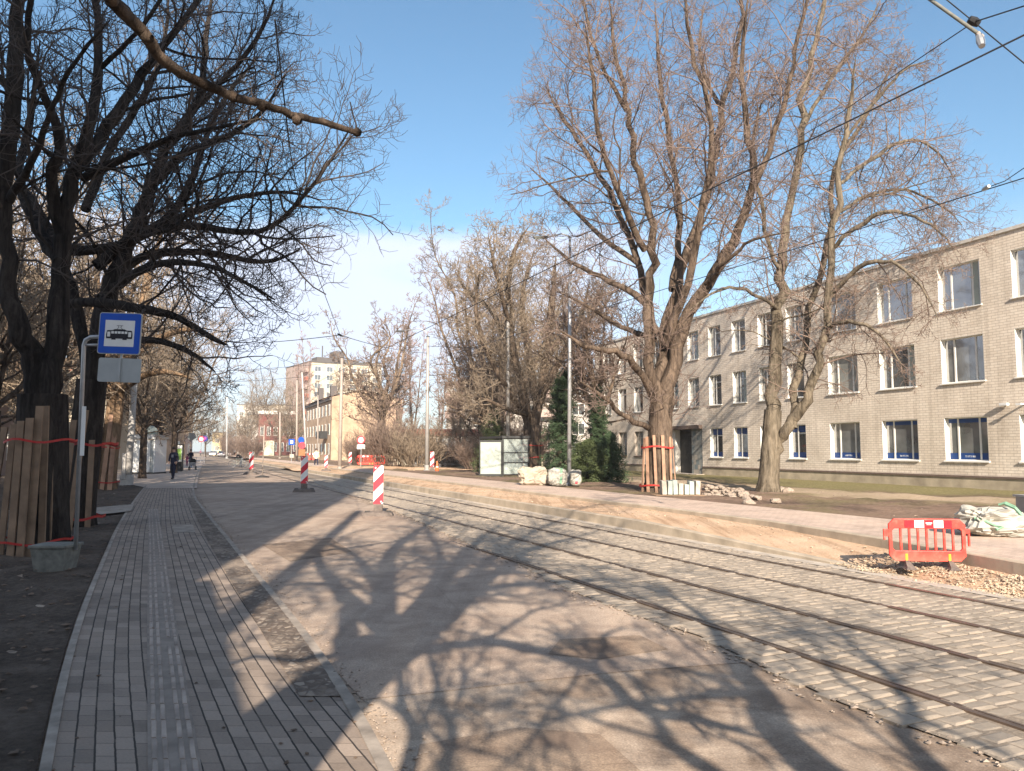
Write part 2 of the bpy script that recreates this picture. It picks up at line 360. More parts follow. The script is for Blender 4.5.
# ------------------------------------------------------------------ mesh helpers
class MB:
    def __init__(self): self.v = []; self.f = []; self.mi = []; self.cur = 0
    def add(self, vs, fs):
        b = len(self.v); self.v += [tuple(x) for x in vs]
        for f in fs: self.f.append(tuple(b + i for i in f)); self.mi.append(self.cur)
        return self
    def box(self, x0, x1, y0, y1, z0, z1, mat=None):
        vs = [(x, y, z) for z in (z0, z1) for y in (y0, y1) for x in (x0, x1)]
        if mat is not None: vs = [mat @ Vector(q) for q in vs]
        return self.add(vs, [(0, 2, 3, 1), (4, 5, 7, 6), (0, 1, 5, 4), (1, 3, 7, 5), (3, 2, 6, 7), (2, 0, 4, 6)])
    def bar(self, p0, p1, w, t, upv=(0, 0, 1)):
        p0, p1 = Vector(p0), Vector(p1); d = (p1 - p0).normalized(); u = Vector(upv)
        if abs(d.dot(u)) > .99: u = Vector((1, 0, 0))
        s = d.cross(u).normalized() * (w / 2); q = s.cross(d).normalized() * (t / 2)
        vs = [p + a_ * s + b_ * q for p in (p0, p1) for a_, b_ in ((-1, -1), (1, -1), (1, 1), (-1, 1))]
        return self.add(vs, [(3, 2, 1, 0), (4, 5, 6, 7), (0, 1, 5, 4), (1, 2, 6, 5), (2, 3, 7, 6), (3, 0, 4, 7)])
    def tube(self, pts, rad, n=8, caps=True):
        pts = [Vector(p) for p in pts]
        if isinstance(rad, (int, float)): rad = [rad] * len(pts)
        vs = []; m = len(pts); ref = None
        for i, p in enumerate(pts):
            d = (pts[min(i + 1, m - 1)] - pts[max(i - 1, 0)]).normalized()
            if ref is None:
                ref = d.orthogonal().normalized()
            ref = (ref - d * ref.dot(d)).normalized(); q = d.cross(ref)
            for k in range(n):
                a_ = 2 * math.pi * k / n; vs.append(p + (ref * math.cos(a_) + q * math.sin(a_)) * rad[i])
        fs = [(i * n + k, i * n + (k + 1) % n, (i + 1) * n + (k + 1) % n, (i + 1) * n + k) for i in range(m - 1) for k in range(n)]
        if caps: fs += [tuple(range(n - 1, -1, -1)), tuple((m - 1) * n + k for k in range(n))]
        return self.add(vs, fs)
    def prism(self, outline, y0, y1):
        """outline in xz, extruded along y"""
        n = len(outline); vs = [(x, y0, z) for x, z in outline] + [(x, y1, z) for x, z in outline]
        fs = [tuple(range(n)), tuple(range(2 * n - 1, n - 1, -1))] + [(i, i + n, (i + 1) % n + n, (i + 1) % n) for i in range(n)]
        return self.add(vs, fs)
    def lathe(self, prof, n=16, c=(0, 0, 0)):
        vs = []; m = len(prof)
        for r_, z in prof:
            for k in range(n):
                a_ = 2 * math.pi * k / n; vs.append((c[0] + r_ * math.cos(a_), c[1] + r_ * math.sin(a_), c[2] + z))
        fs = [(i * n + k, i * n + (k + 1) % n, (i + 1) * n + (k + 1) % n, (i + 1) * n + k) for i in range(m - 1) for k in range(n)]
        fs += [tuple(range(n - 1, -1, -1)), tuple((m - 1) * n + k for k in range(n))]
        return self.add(vs, fs)
    def build(self, name, mat, parent=None, smooth=False, off=None, bevel=0):
        me = bpy.data.meshes.new(name)
        vs = self.v if off is None else [(x - off[0], y - off[1], z - off[2]) for x, y, z in self.v]
        me.from_pydata(vs, [], self.f)
        mats = mat if isinstance(mat, (list, tuple)) else [mat]
        for m in mats: me.materials.append(M[m] if isinstance(m, str) else m)
        if len(mats) > 1: me.polygons.foreach_set('material_index', self.mi)
        if smooth: me.polygons.foreach_set('use_smooth', [True] * len(me.polygons))
        me.update()
        o = bpy.data.objects.new(name, me); COL.objects.link(o)
        if parent is not None: o.parent = parent
        if bevel:
            b = o.modifiers.new('bevel', 'BEVEL'); b.width = bevel; b.segments = 2; b.limit_method = 'ANGLE'; b.angle_limit = R(35)
        return o
def tag(o, label=None, cat=None, group=None, kind=None):
    if label: o['label'] = label
    if cat: o['category'] = cat
    if group: o['group'] = group
    if kind: o['kind'] = kind
    return o
def thing(name, loc, label, cat, group=None, rz=0.0):
    o = bpy.data.objects.new(name, None); COL.objects.link(o); o.location = loc; o.rotation_euler = (0, 0, rz)
    o.empty_display_size = .3
    return tag(o, label, cat, group)
def copy_tree(o, parent=None):
    c = o.copy(); COL.objects.link(c); c.parent = parent
    for ch in [x for x in bpy.data.objects if x.parent == o]: copy_tree(ch, c)
    return c
def struct(o): return tag(o, kind='structure')

def lin(pts, x):
    if x <= pts[0][0]:
        (a0, b0), (a1, b1) = pts[0], pts[1]
    elif x >= pts[-1][0]:
        (a0, b0), (a1, b1) = pts[-2], pts[-1]
    else:
        for i in range(len(pts) - 1):
            if pts[i][0] <= x <= pts[i + 1][0]: (a0, b0), (a1, b1) = pts[i], pts[i + 1]; break
    return b0 + (b1 - b0) * (x - a0) / (a1 - a0)

# ------------------------------------------------------------------ fast mesh of many tubes
def chains_mesh(name, chains, mat, parent=None, off=(0, 0, 0), smooth=True):
    """chains: list of (points Nx3, radii N, sides)"""
    groups = {}
    for p, r, k in chains: groups.setdefault((len(p), k), []).append((p, r))
    V = []; Fq = []; base = 0
    for (N, K), lst in groups.items():
        Pn = np.array([q[0] for q in lst], dtype=np.float64); Rn = np.array([q[1] for q in lst], dtype=np.float64)
        B = len(lst)
        T = np.empty_like(Pn); T[:, 1:-1] = Pn[:, 2:] - Pn[:, :-2]; T[:, 0] = Pn[:, 1] - Pn[:, 0]; T[:, -1] = Pn[:, -1] - Pn[:, -2]
        T /= np.linalg.norm(T, axis=2, keepdims=True) + 1e-9
        mt = T.mean(axis=1); ax = np.argmin(np.abs(mt), axis=1); ref = np.zeros((B, 3)); ref[np.arange(B), ax] = 1
        ref = np.repeat(ref[:, None], N, 1)
        U = np.cross(T, ref); U /= np.linalg.norm(U, axis=2, keepdims=True) + 1e-9
        W = np.cross(T, U)
        an = np.arange(K) * 2 * math.pi / K
        ring = Pn[:, :, None] + Rn[:, :, None, None] * (U[:, :, None] * np.cos(an)[None, None, :, None] + W[:, :, None] * np.sin(an)[None, None, :, None])
        V.append(ring.reshape(-1, 3))
        i = np.arange(N - 1)[:, None]; k = np.arange(K)[None]
        q = np.stack([i * K + k, i * K + (k + 1) % K, (i + 1) * K + (k + 1) % K, (i + 1) * K + k], -1).reshape(-1, 4)
        qa = (q[None] + (np.arange(B) * N * K)[:, None, None]).reshape(-1, 4) + base
        Fq.append(qa); base += B * N * K
    V = np.concatenate(V) - np.array(off); Fq = np.concatenate(Fq).astype(np.int32)
    return quads_mesh(name, V, Fq, mat, parent, smooth)
def quads_mesh(name, V, Fq, mat, parent=None, smooth=False, K=4):
    me = bpy.data.meshes.new(name)
    me.vertices.add(len(V)); me.vertices.foreach_set('co', np.asarray(V, dtype=np.float32).ravel())
    nf = len(Fq); me.loops.add(nf * K); me.loops.foreach_set('vertex_index', np.asarray(Fq, dtype=np.int32).ravel())
    me.polygons.add(nf); me.polygons.foreach_set('loop_start', np.arange(0, nf * K, K, dtype=np.int32))
    me.polygons.foreach_set('use_smooth', np.full(nf, smooth))
    me.materials.append(M[mat] if isinstance(mat, str) else mat)
    me.update(calc_edges=True); me.validate()
    o = bpy.data.objects.new(name, me); COL.objects.link(o)
    if parent is not None: o.parent = parent
    return o
M['asphalt_dark'] = asphalt('brown_worn_asphalt', (.24, .175, .13), (.38, .29, .215), (.18, .13, .10))
HAZE = .0005
M['tactile'] = plain('tactile_slab', (.27, .222, .182), .85, var=.2, scale=6, bump=.2)
M['tactile_rib'] = plain('tactile_rib', (.345, .285, .24), .85, var=.3, scale=4)
M['far_pavers_plain'] = plain('dusty_concrete', (.46, .37, .30), .9, var=.15, scale=.5, bump=.1)
M['clod'] = plain('soil_clod', (.26, .195, .145), .9, var=.3)
# ================================================================== ground
def flat(name, pts, z, mat):
    mb = MB(); mb.add([(p.x, p.y, z) for p in pts], [tuple(range(len(pts)))])
    o = mb.build(name, mat)
    if o.data.polygons[0].normal.z < 0: o.data.flip_normals()
    return struct(o)
def grid_sheet(name, f, nu, nv, mat, uv=None):
    """f(i/nu, j/nv) -> Vector; uv the same -> (u, v)"""
    V = [f(i / nu, j / nv) for j in range(nv + 1) for i in range(nu + 1)]
    Fq = [(j * (nu + 1) + i, j * (nu + 1) + i + 1, (j + 1) * (nu + 1) + i + 1, (j + 1) * (nu + 1) + i) for j in range(nv) for i in range(nu)]
    o = quads_mesh(name, np.array([tuple(q) for q in V]), np.array(Fq), mat, smooth=True)
    if o.data.polygons[0].normal.z < 0: o.data.flip_normals()
    if uv:
        UV = [uv(i / nu, j / nv) for j in range(nv + 1) for i in range(nu + 1)]
        l = o.data.uv_layers.new(name='UVMap')
        for li, lp in enumerate(o.data.loops): l.data[li].uv = UV[lp.vertex_index]
    return struct(o)
from mathutils import noise as mnoise
def fbm(x, y, s=1.0, o=4):
    return mnoise.fractal(Vector((x * s, y * s, 3.1)), 1.0, 2.0, o)

flat('ground', [Vector((-700, -120, 0)), Vector((700, -120, 0)), Vector((700, 900, 0)), Vector((-700, 900, 0))], -.12, 'soil')
# left soil strip, uneven
def soil_pt(i, j):
    Y = 1.0 + 60 * j ** 1.6
    XR = lin(side_l, Y) - .02
    X = XR - (i ** 1.3) * 26
    z = .028 + (.06 * fbm(X, Y, 1.6) + .04 * fbm(X, Y, 7)) * min(1, i * 12) * 1.0
    return Vector((X, Y, z))
side_l_px = [(39, 771), (66, 642), (98, 568), (117, 525), (133, 501), (143, 488), (152, 479)]
side_l = sorted([(G(u, v, .05).y, G(u, v, .05).x) for u, v in side_l_px])
kerb_px = [(394, 771), (362, 705), (327, 651), (297, 622), (266, 583), (234, 544), (207, 512), (193, 495), (196, 478), (200, 468)]
kerb_r = sorted([(G(u, v, .05).y, G(u, v, .05).x) for u, v in kerb_px])
def smooth_line(pts, win=1.2):
    out = []; y = .5
    while y < 70:
        ww = win + y * .12; out.append((y, sum(lin(pts, max(.3, y + ww * k / 4)) for k in range(-4, 5)) / 9)); y += .25 + y * .03
    return out
side_l = smooth_line(side_l); kerb_r = smooth_line(kerb_r)
grid_sheet('soil', soil_pt, 110, 240, 'soil')
# road
flat('road', [S(-40, -14), S(420, -14), S(420, 9.0), S(-40, 9.0)], 0.0, 'asphalt_old')
patch = [G(u, v) for u, v in [(362, 700), (440, 692), (520, 683), (620, 672), (742, 663), (700, 646), (640, 618), (572, 590), (519, 563), (470, 543), (390, 512), (330, 492), (262, 473), (232, 466), (196, 470), (186, 495), (225, 544), (257, 583), (288, 622), (318, 651)]]
flat('road_patch', patch, .004, 'asphalt_patch')
# tram bed
bound_px = [(1100, 806), (1018, 772), (975, 751), (843, 705), (768, 670), (700, 637), (640, 618), (573, 592), (519, 565), (472, 545), (385, 507), (300, 478), (250, 466)]
def sl(p):   # world -> (s, L)
    return (-p.x * math.sin(TH) + p.y * math.cos(TH), p.x * math.cos(TH) + p.y * math.sin(TH))
bound = sorted([sl(G(u, v)) for u, v in bound_px])
RL = [4.76, 5.96, 7.08, 8.23]
bp = [S(s, L) for s, L in bound]
flat('tram_bed', [S(-6, bound[0][1])] + bp + [S(300, bound[-1][1]), S(300, 8.95), S(-6, 8.95)], .0125, 'bed')
# setts: one paving surface of individually set stones
V = []; Fq = []; tone = []
s = 1.2; row = 0
while s < 46:
    pitch = .145
    L = lin(bound, s) + (nrs.rand() - .5) * .12
    L0 = L
    while L < 8.62:
        narrow = 7.08 < L < 8.23
        wd = (.17 if narrow else .22) * (.8 + .4 * nrs.rand())
        nearrail = min(abs(L + wd / 2 - r) for r in RL)
        ds = (nrs.rand() - .5) * .03 + (0.012 * math.sin(L * 9))
        if nearrail > .07:
            hz = .018 + nrs.rand() * .006 + .006 * fbm(s, L, 1.3)
            g = .008; a0, a1 = L + g, L + wd - g; b0, b1 = s + ds + g, s + ds + pitch - g + (nrs.rand() - .5) * .01
            tx, ty = (nrs.rand() - .5) * .005, (nrs.rand() - .5) * .006
            ch = .024; base = len(V)
            for (aa, bb, zz_, q) in ((a0, b0, -.01, 0), (a1, b0, -.01, 0), (a1, b1, -.01, 0), (a0, b1, -.01, 0),
                                  (a0, b0, hz - .008, 0), (a1, b0, hz - .008, 0), (a1, b1, hz - .008, 0), (a0, b1, hz - .008, 0),
                                  (a0 + ch, b0 + ch, hz, 1), (a1 - ch, b0 + ch, hz, 1), (a1 - ch, b1 - ch, hz, 1), (a0 + ch, b1 - ch, hz, 1)):
                j1, j2 = (nrs.rand(2) - .5) * .014
                p = S(bb + j1, aa + j2, zz_ + q * (tx * (1 if aa > L + wd / 2 else -1) + ty * (1 if bb > s + pitch / 2 else -1)))
                V.append(tuple(p))
            for lo_ in (0, 4):
                for k in range(4): Fq.append((base + lo_ + k, base + lo_ + (k + 1) % 4, base + lo_ + 4 + (k + 1) % 4, base + lo_ + 4 + k))
            Fq.append((base + 8, base + 9, base + 10, base + 11))
            t_ = .35 + .65 * nrs.rand() * (.6 + .4 * (s / 40)); tone += [t_] * 12
        L += wd
    s += pitch; row += 1
setts = quads_mesh('sett_paving', np.array(V), np.array(Fq), 'sett')
at_ = setts.data.attributes.new('tone', 'FLOAT', 'POINT'); at_.data.foreach_set('value', np.array(tone, dtype=np.float32))
struct(setts)
# rails
rail_lbl = ['tram rail nearest the asphalt, running beside its ragged edge', 'second tram rail from the asphalt, bounding the rough brownish setts',
            'third tram rail from the asphalt, just before the narrow pale setts', 'tram rail farthest from the asphalt, next to the pale strip by the platform kerb']
for i, L in enumerate(RL):
    s1 = 240 if i else 12.2
    t = thing('tram_rail', S(0, L), rail_lbl[i], 'rail', 'tram rails in the sett paving')
    mb = MB()
    mb.bar(S(-3, L + .042, .007), S(s1, L + .042, .007), .02, .032); mb.build('guard_rail', 'rail', t, off=t.location)
    mb = MB(); mb.bar(S(-3, L - .016, .008), S(s1, L - .016, .008), .048, .038)
    if i == 0: mb.bar(S(s1, L - .016, .008), S(s1 + 2.6, L - .016, -.03), .048, .038)
    mb.build('rail_head', 'rail', t, off=t.location)
flat('track_edge_strip', [S(-4, 8.64), S(120, 8.64), S(120, 8.9), S(-4, 8.9)], .022, 'light_concrete')
# platform kerb (tapers down at its near end), sand bed, far kerb, far pavement
def zplat(s): 
    t = min(1, max(0, (s - 7.6) / 6.2)); return .012 + .200 * t
def kerb_mesh(name, fL, fz, s0, s1, w, step, mat, z0=-.02):
    ns = int((s1 - s0) / step); V = []; Fq = []
    for i in range(ns + 1):
        s = s0 + (s1 - s0) * i / ns; L = fL(s); z = fz(s); c = .015
        for dl, dz in ((0, z0), (0, z - c), (c, z), (w - c, z), (w, z - c), (w, z0)):
            V.append(tuple(S(s, L + dl, max(dz, z0 + .001) if dz != z0 else z0)))
    for i in range(ns):
        for k in range(5): Fq.append((i * 6 + k, (i + 1) * 6 + k, (i + 1) * 6 + k + 1, i * 6 + k + 1))
    Fq.append((0, 1, 2, 3)); Fq.append((0, 3, 4, 5))
    o = quads_mesh(name, np.array(V), np.array(Fq), mat); return struct(o)
kerb_mesh('platform_kerb', lambda s: 8.9, lambda s: zplat(s) + .012, 7.4, 110, .16, .5, 'kerb_grey')
farL_pts = [(3, 9.1), (6.3, 9.6), (6.95, 9.75), (8.9, 10.2), (11.9, 10.65), (16, 10.8), (200, 10.8)]
farL = lambda s: lin(farL_pts, s)
kerb_mesh('far_kerb', farL, lambda s: .315, 2, 130, .15, .5, 'kerb_grey')
def sandz(s, i):
    zf = .15 + .075 * min(1, max(0, (s - 7.6) / 6.2)); return zplat(s) + (zf - zplat(s)) * i ** .8
def sandzL(s, L): return sandz(s, min(1, max(0, (L - 8.9) / (farL(s) - 8.9))))
def sand_pt(i, j):
    s = -2 + 122 * j ** 2
    L = 9.05 + (farL(s) - 9.04) * i if s > 8 else 8.9 + (farL(s) - 8.89) * i
    return S(s, L, sandz(s, i) - .004 + (.010 * fbm(s, L, 2.2) + .007 * fbm(s, L, 9)) * (1 if s < 10 else .6))
grid_sheet('sand_bed', sand_pt, 16, 500, 'sand')
def fp(i, j):
    s = 1 + 200 * j ** 1.5; L = farL(s) + .15 + (13.3 - farL(s) - .15) * i; return S(s, L, .300)
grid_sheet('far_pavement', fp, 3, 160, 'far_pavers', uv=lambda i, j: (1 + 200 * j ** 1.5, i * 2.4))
def verge_pt(i, j):
    s = -4 + 260 * j ** 1.6; L = 13.25 + 14.2 * i + (60 if i > .999 else 0)
    m = min(1, i * 8) * min(1, (1 - i) * 8)
    return S(s, L, .285 - .085 * i + .10 * fbm(s, L, .45) * m + .04 * fbm(s, L, 2.3) * m)
grid_sheet('verge', verge_pt, 44, 300, 'verge', uv=lambda i, j: (j, i))
# near pavement
def edge(Y, t, off=0):
    a, b = lin(side_l, Y), lin(kerb_r, Y); return a + (b - a) * t
def pav_pt(i, j):
    Y = .8 + 60 * j ** 1.4; a = lin(side_l, Y) + .06; b = lin(kerb_r, Y) - .07
    return Vector((a + (b - a) * i, Y, .05))
arc = {}
def pav_uv(i, j):
    Y = .8 + 60 * j ** 1.4; a = lin(side_l, Y); b = lin(kerb_r, Y); return (Y * 1.09, i * (b - a - .2) * .93)
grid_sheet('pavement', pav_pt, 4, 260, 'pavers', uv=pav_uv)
def path_strip(name, f0, f1, y0, y1, z0, z1, mat, n=120):
    mb = MB(); V = []; Fq = []
    for i in range(n + 1):
        Y = y0 + (y1 - y0) * i / n; a, b = f0(Y), f1(Y)
        V += [(a, Y, z0), (a, Y, z1), (b, Y, z1), (b, Y, z0)]
    for i in range(n):
        for k in range(3): Fq.append((i * 4 + k, i * 4 + k + 1, (i + 1) * 4 + k + 1, (i + 1) * 4 + k))
    Fq.append((0, 3, 2, 1)); Fq.append((n * 4, n * 4 + 1, n * 4 + 2, n * 4 + 3))
    return struct(quads_mesh(name, np.array(V), np.array(Fq), mat))
path_strip('edging_kerb', lambda Y: lin(side_l, Y), lambda Y: lin(side_l, Y) + .065, .8, 36, -.05, .062, 'kerbstone')
path_strip('kerb', lambda Y: lin(kerb_r, Y) - .075, lambda Y: lin(kerb_r, Y) + .005, .8, 60, -.05, .058, 'kerbstone')
cob_l = sorted([(G(u, v, .05).y, G(u, v, .05).x) for u, v in [(300, 697), (281, 665), (258, 626), (234, 587), (214, 552), (206, 538), (188, 500)]])
def cob_pt(i, j):
    Y0, Y1 = G(300, 697, .05).y, G(188, 498, .05).y; Y = Y0 + (Y1 - Y0) * j
    a = lin(cob_l, Y); b = lin(kerb_r, Y) - .073
    z = .056 + .010 * fbm(a + (b - a) * i, Y, 9)
    return Vector((a + (b - a) * i, Y, z))
grid_sheet('cobble_strip', cob_pt, 8, 400, 'dark_cobble', uv=lambda i, j: (i * .5 + j * 3, j * 26))
# tactile guide ribs
tac = sorted([(G(u, v, .05).y, G(u, v, .05).x) for u, v in [(175, 771), (167, 690), (160, 600), (155, 530), (153, 511)]])
ty1 = G(153, 509, .05).y
tac = smooth_line(tac)
tw = lambda Y: .145
struct(path_strip('tactile_paving', lambda Y: lin(tac, Y) - .14, lambda Y: lin(tac, Y) + .14, .9, ty1, .04, .0545, 'tactile', 60))
V = []; Fq = []
Y = .95
while Y < ty1 - .3:
    for k, off in enumerate((-.105, -.045, .045, .105)):
        b = len(V); x0, x1 = lin(tac, Y + .01) + off, lin(tac, Y + .28) + off
        if rng.random() < .03: continue
        for (x, y) in ((x0, Y + .01), (x1, Y + .288)):
            V += [(x - .017, y, .053), (x - .011, y, .061), (x + .011, y, .061), (x + .017, y, .053)]
        for q in range(3): Fq.append((b + q, b + q + 1, b + 5 + q, b + 4 + q))
        Fq += [(b, b + 3, b + 2, b + 1), (b + 4, b + 5, b + 6, b + 7)]
    Y += .30
struct(quads_mesh('tactile_ribs', np.array(V), np.array(Fq), 'tactile_rib'))
# three inset pale slabs in the pavement
flat('inset_slab', [G(u, v) for u, v in [(174, 535), (195, 535), (193, 527), (172, 527)]], .0565, 'kerbstone')
flat('cross_path', [G(u, v, .08) for u, v in [(131, 511), (134, 504), (100, 507), (78, 509), (76, 513), (95, 515)]], .08, 'kerbstone')
flat('dusty_pavement', [G(u, v, .056) for u, v in [(149, 488), (197, 488), (198, 478), (201, 468), (206, 457), (150, 456), (60, 466), (110, 480), (128, 484)]], .056, 'far_pavers_plain')
far_road = flat('far_road', [S(95, -13.9), S(419, -30), S(419, 3.0), S(95, 3.0)], .014, 'far_pavers_plain')

# ---- loose stuff
def scatter(name, pts, size, mat, squash=.6, jit=.4):
    V = []; Fq = []
    oc = np.array([(1, 0, 0), (0, 1, 0), (-1, 0, 0), (0, -1, 0), (0, 0, 1), (0, 0, -1)], dtype=float)
    fc = [(0, 1, 4), (1, 2, 4), (2, 3, 4), (3, 0, 4), (1, 0, 5), (2, 1, 5), (3, 2, 5), (0, 3, 5)]
    for p in pts:
        sc = size * (.45 + 1.1 * rng.random() ** 2); a_ = rng.random() * 6.28
        q = oc * (1 + (nrs.rand(6, 1) - .5) * 2 * jit) + (nrs.rand(6, 3) - .5) * .5; ca, sa = math.cos(a_), math.sin(a_)
        q = np.stack([q[:, 0] * ca - q[:, 1] * sa, q[:, 0] * sa + q[:, 1] * ca, q[:, 2] * squash], 1) * sc
        b = len(V); V += [tuple(x) for x in (q + np.array(p))]; Fq += [(b + i, b + j, b + k) for i, j, k in fc]
    return quads_mesh(name, np.array(V), np.array(Fq), mat, K=3)
pts = []
for _ in range(4200):
    s = rng.uniform(3.5, 8.6); L = rng.uniform(8.75, farL(s) - .05)
    if fbm(s, L, .9) + rng.uniform(-.35, .35) < -.02 + .12 * (L < 9.2): continue
    pts.append(S(s, L, sandzL(s, L) + .012))
tag(scatter('gravel', pts, .019, 'gravel'), 'loose pale gravel spread on the sand below the red barrier', 'gravel', kind='stuff')
pts = []
for _ in range(2600):
    Y = 2.5 + 26 * rng.random() ** 1.5; X = lin(side_l, Y) - .05 - rng.random() ** 1.3 * 7
    pts.append((X, Y, .05))
tag(scatter('fallen_leaves', pts, .028, 'leaf', .3), 'dead leaves and clods scattered over the dark soil by the pavement', 'leaves', kind='stuff')
pts = []
for _ in range(900):
    s = 5 + 60 * rng.random() ** 1.6; L = rng.uniform(13.4, 22)
    pts.append(S(s, L, .24))
tag(scatter('stone_litter', pts, .032, 'clod', .5), 'small stones and clods strewn over the verge in front of the brick building', 'stones', kind='stuff')
pts = []
for _ in range(1800):
    s = rng.uniform(2, 30); L = lin(bound, s) + rng.gauss(0, .10)
    pts.append(S(s, L, .012))
tag(scatter('asphalt_crumbs', pts, .018, 'rubble', .5), 'stone crumbs along the ragged edge between asphalt and setts', 'crumbs', kind='stuff')
pts = []
for _ in range(900):
    Y = 4 + 26 * rng.random() ** 1.5; X = lin(kerb_r, Y) + abs(rng.gauss(0, .12)) + .02
    pts.append((X, Y, .01))
tag(scatter('kerb_grit', pts, .012, 'rubble', .5), 'grit and crumbs gathered in the gutter along the near kerb', 'grit', kind='stuff')

# air: even pale haze over the whole street
hm = bpy.data.materials.new('haze'); hm.use_nodes = True; t_ = hm.node_tree; t_.nodes.clear()
pv = t_.nodes.new('ShaderNodeVolumePrincipled'); pv.inputs['Color'].default_value = (.97, .95, .96, 1); pv.inputs['Density'].default_value = HAZE; pv.inputs['Anisotropy'].default_value = .1
ho = t_.nodes.new('ShaderNodeOutputMaterial'); t_.links.new(pv.outputs[0], ho.inputs['Volume'])
mb = MB(); mb.box(-720, 720, -130, 920, -1.5, 55); hz = mb.build('haze', hm); tag(hz, 'thin pale haze lying over the whole street', 'haze', kind='stuff')

pts = []
for _ in range(170):
    Y = 3.6 + 22 * rng.random() ** 1.6; a_, b_ = lin(side_l, Y), lin(kerb_r, Y); t_ = rng.random() ** 2.2 if rng.random() < .6 else 1 - rng.random() ** 2.2
    pts.append((a_ + (b_ - a_) * t_, Y, .056))
tag(scatter('pavement_litter', pts, .016, 'leaf', .35), 'leaf scraps and soil crumbs dropped along the edges of the near pavement', 'leaves', kind='stuff')

for nm, q_, z_ in (('road_patch', [(560, 640), (640, 636), (668, 650), (600, 660), (548, 655)], .008), ('road_patch', [(420, 745), (520, 728), (600, 735), (640, 771), (520, 790), (410, 785)], .0045), ('road_patch', [(262, 545), (330, 538), (352, 552), (290, 562)], .008)):
    flat(nm, [G(u, v) for u, v in q_], z_, 'asphalt_dark')
pts = []
for _ in range(900):
    s_ = rng.uniform(8, 60); L_ = rng.uniform(9.2, farL(s_) - .1)
    pts.append(S(s_, L_, sandzL(s_, L_) + .01))
tag(scatter('sand_crumbs', pts, .022, 'gravel', .5), 'pebbles and crumbs on the orange sand bed between platform kerb and pavement', 'pebbles', kind='stuff')
M['bark_mid2'] = bark('brown_maple_bark', (.045, .033, .026), (.195, .145, .108))
M['bark_mid'] = bark('brown_grey_bark', (.05, .038, .029), (.20, .15, .112))
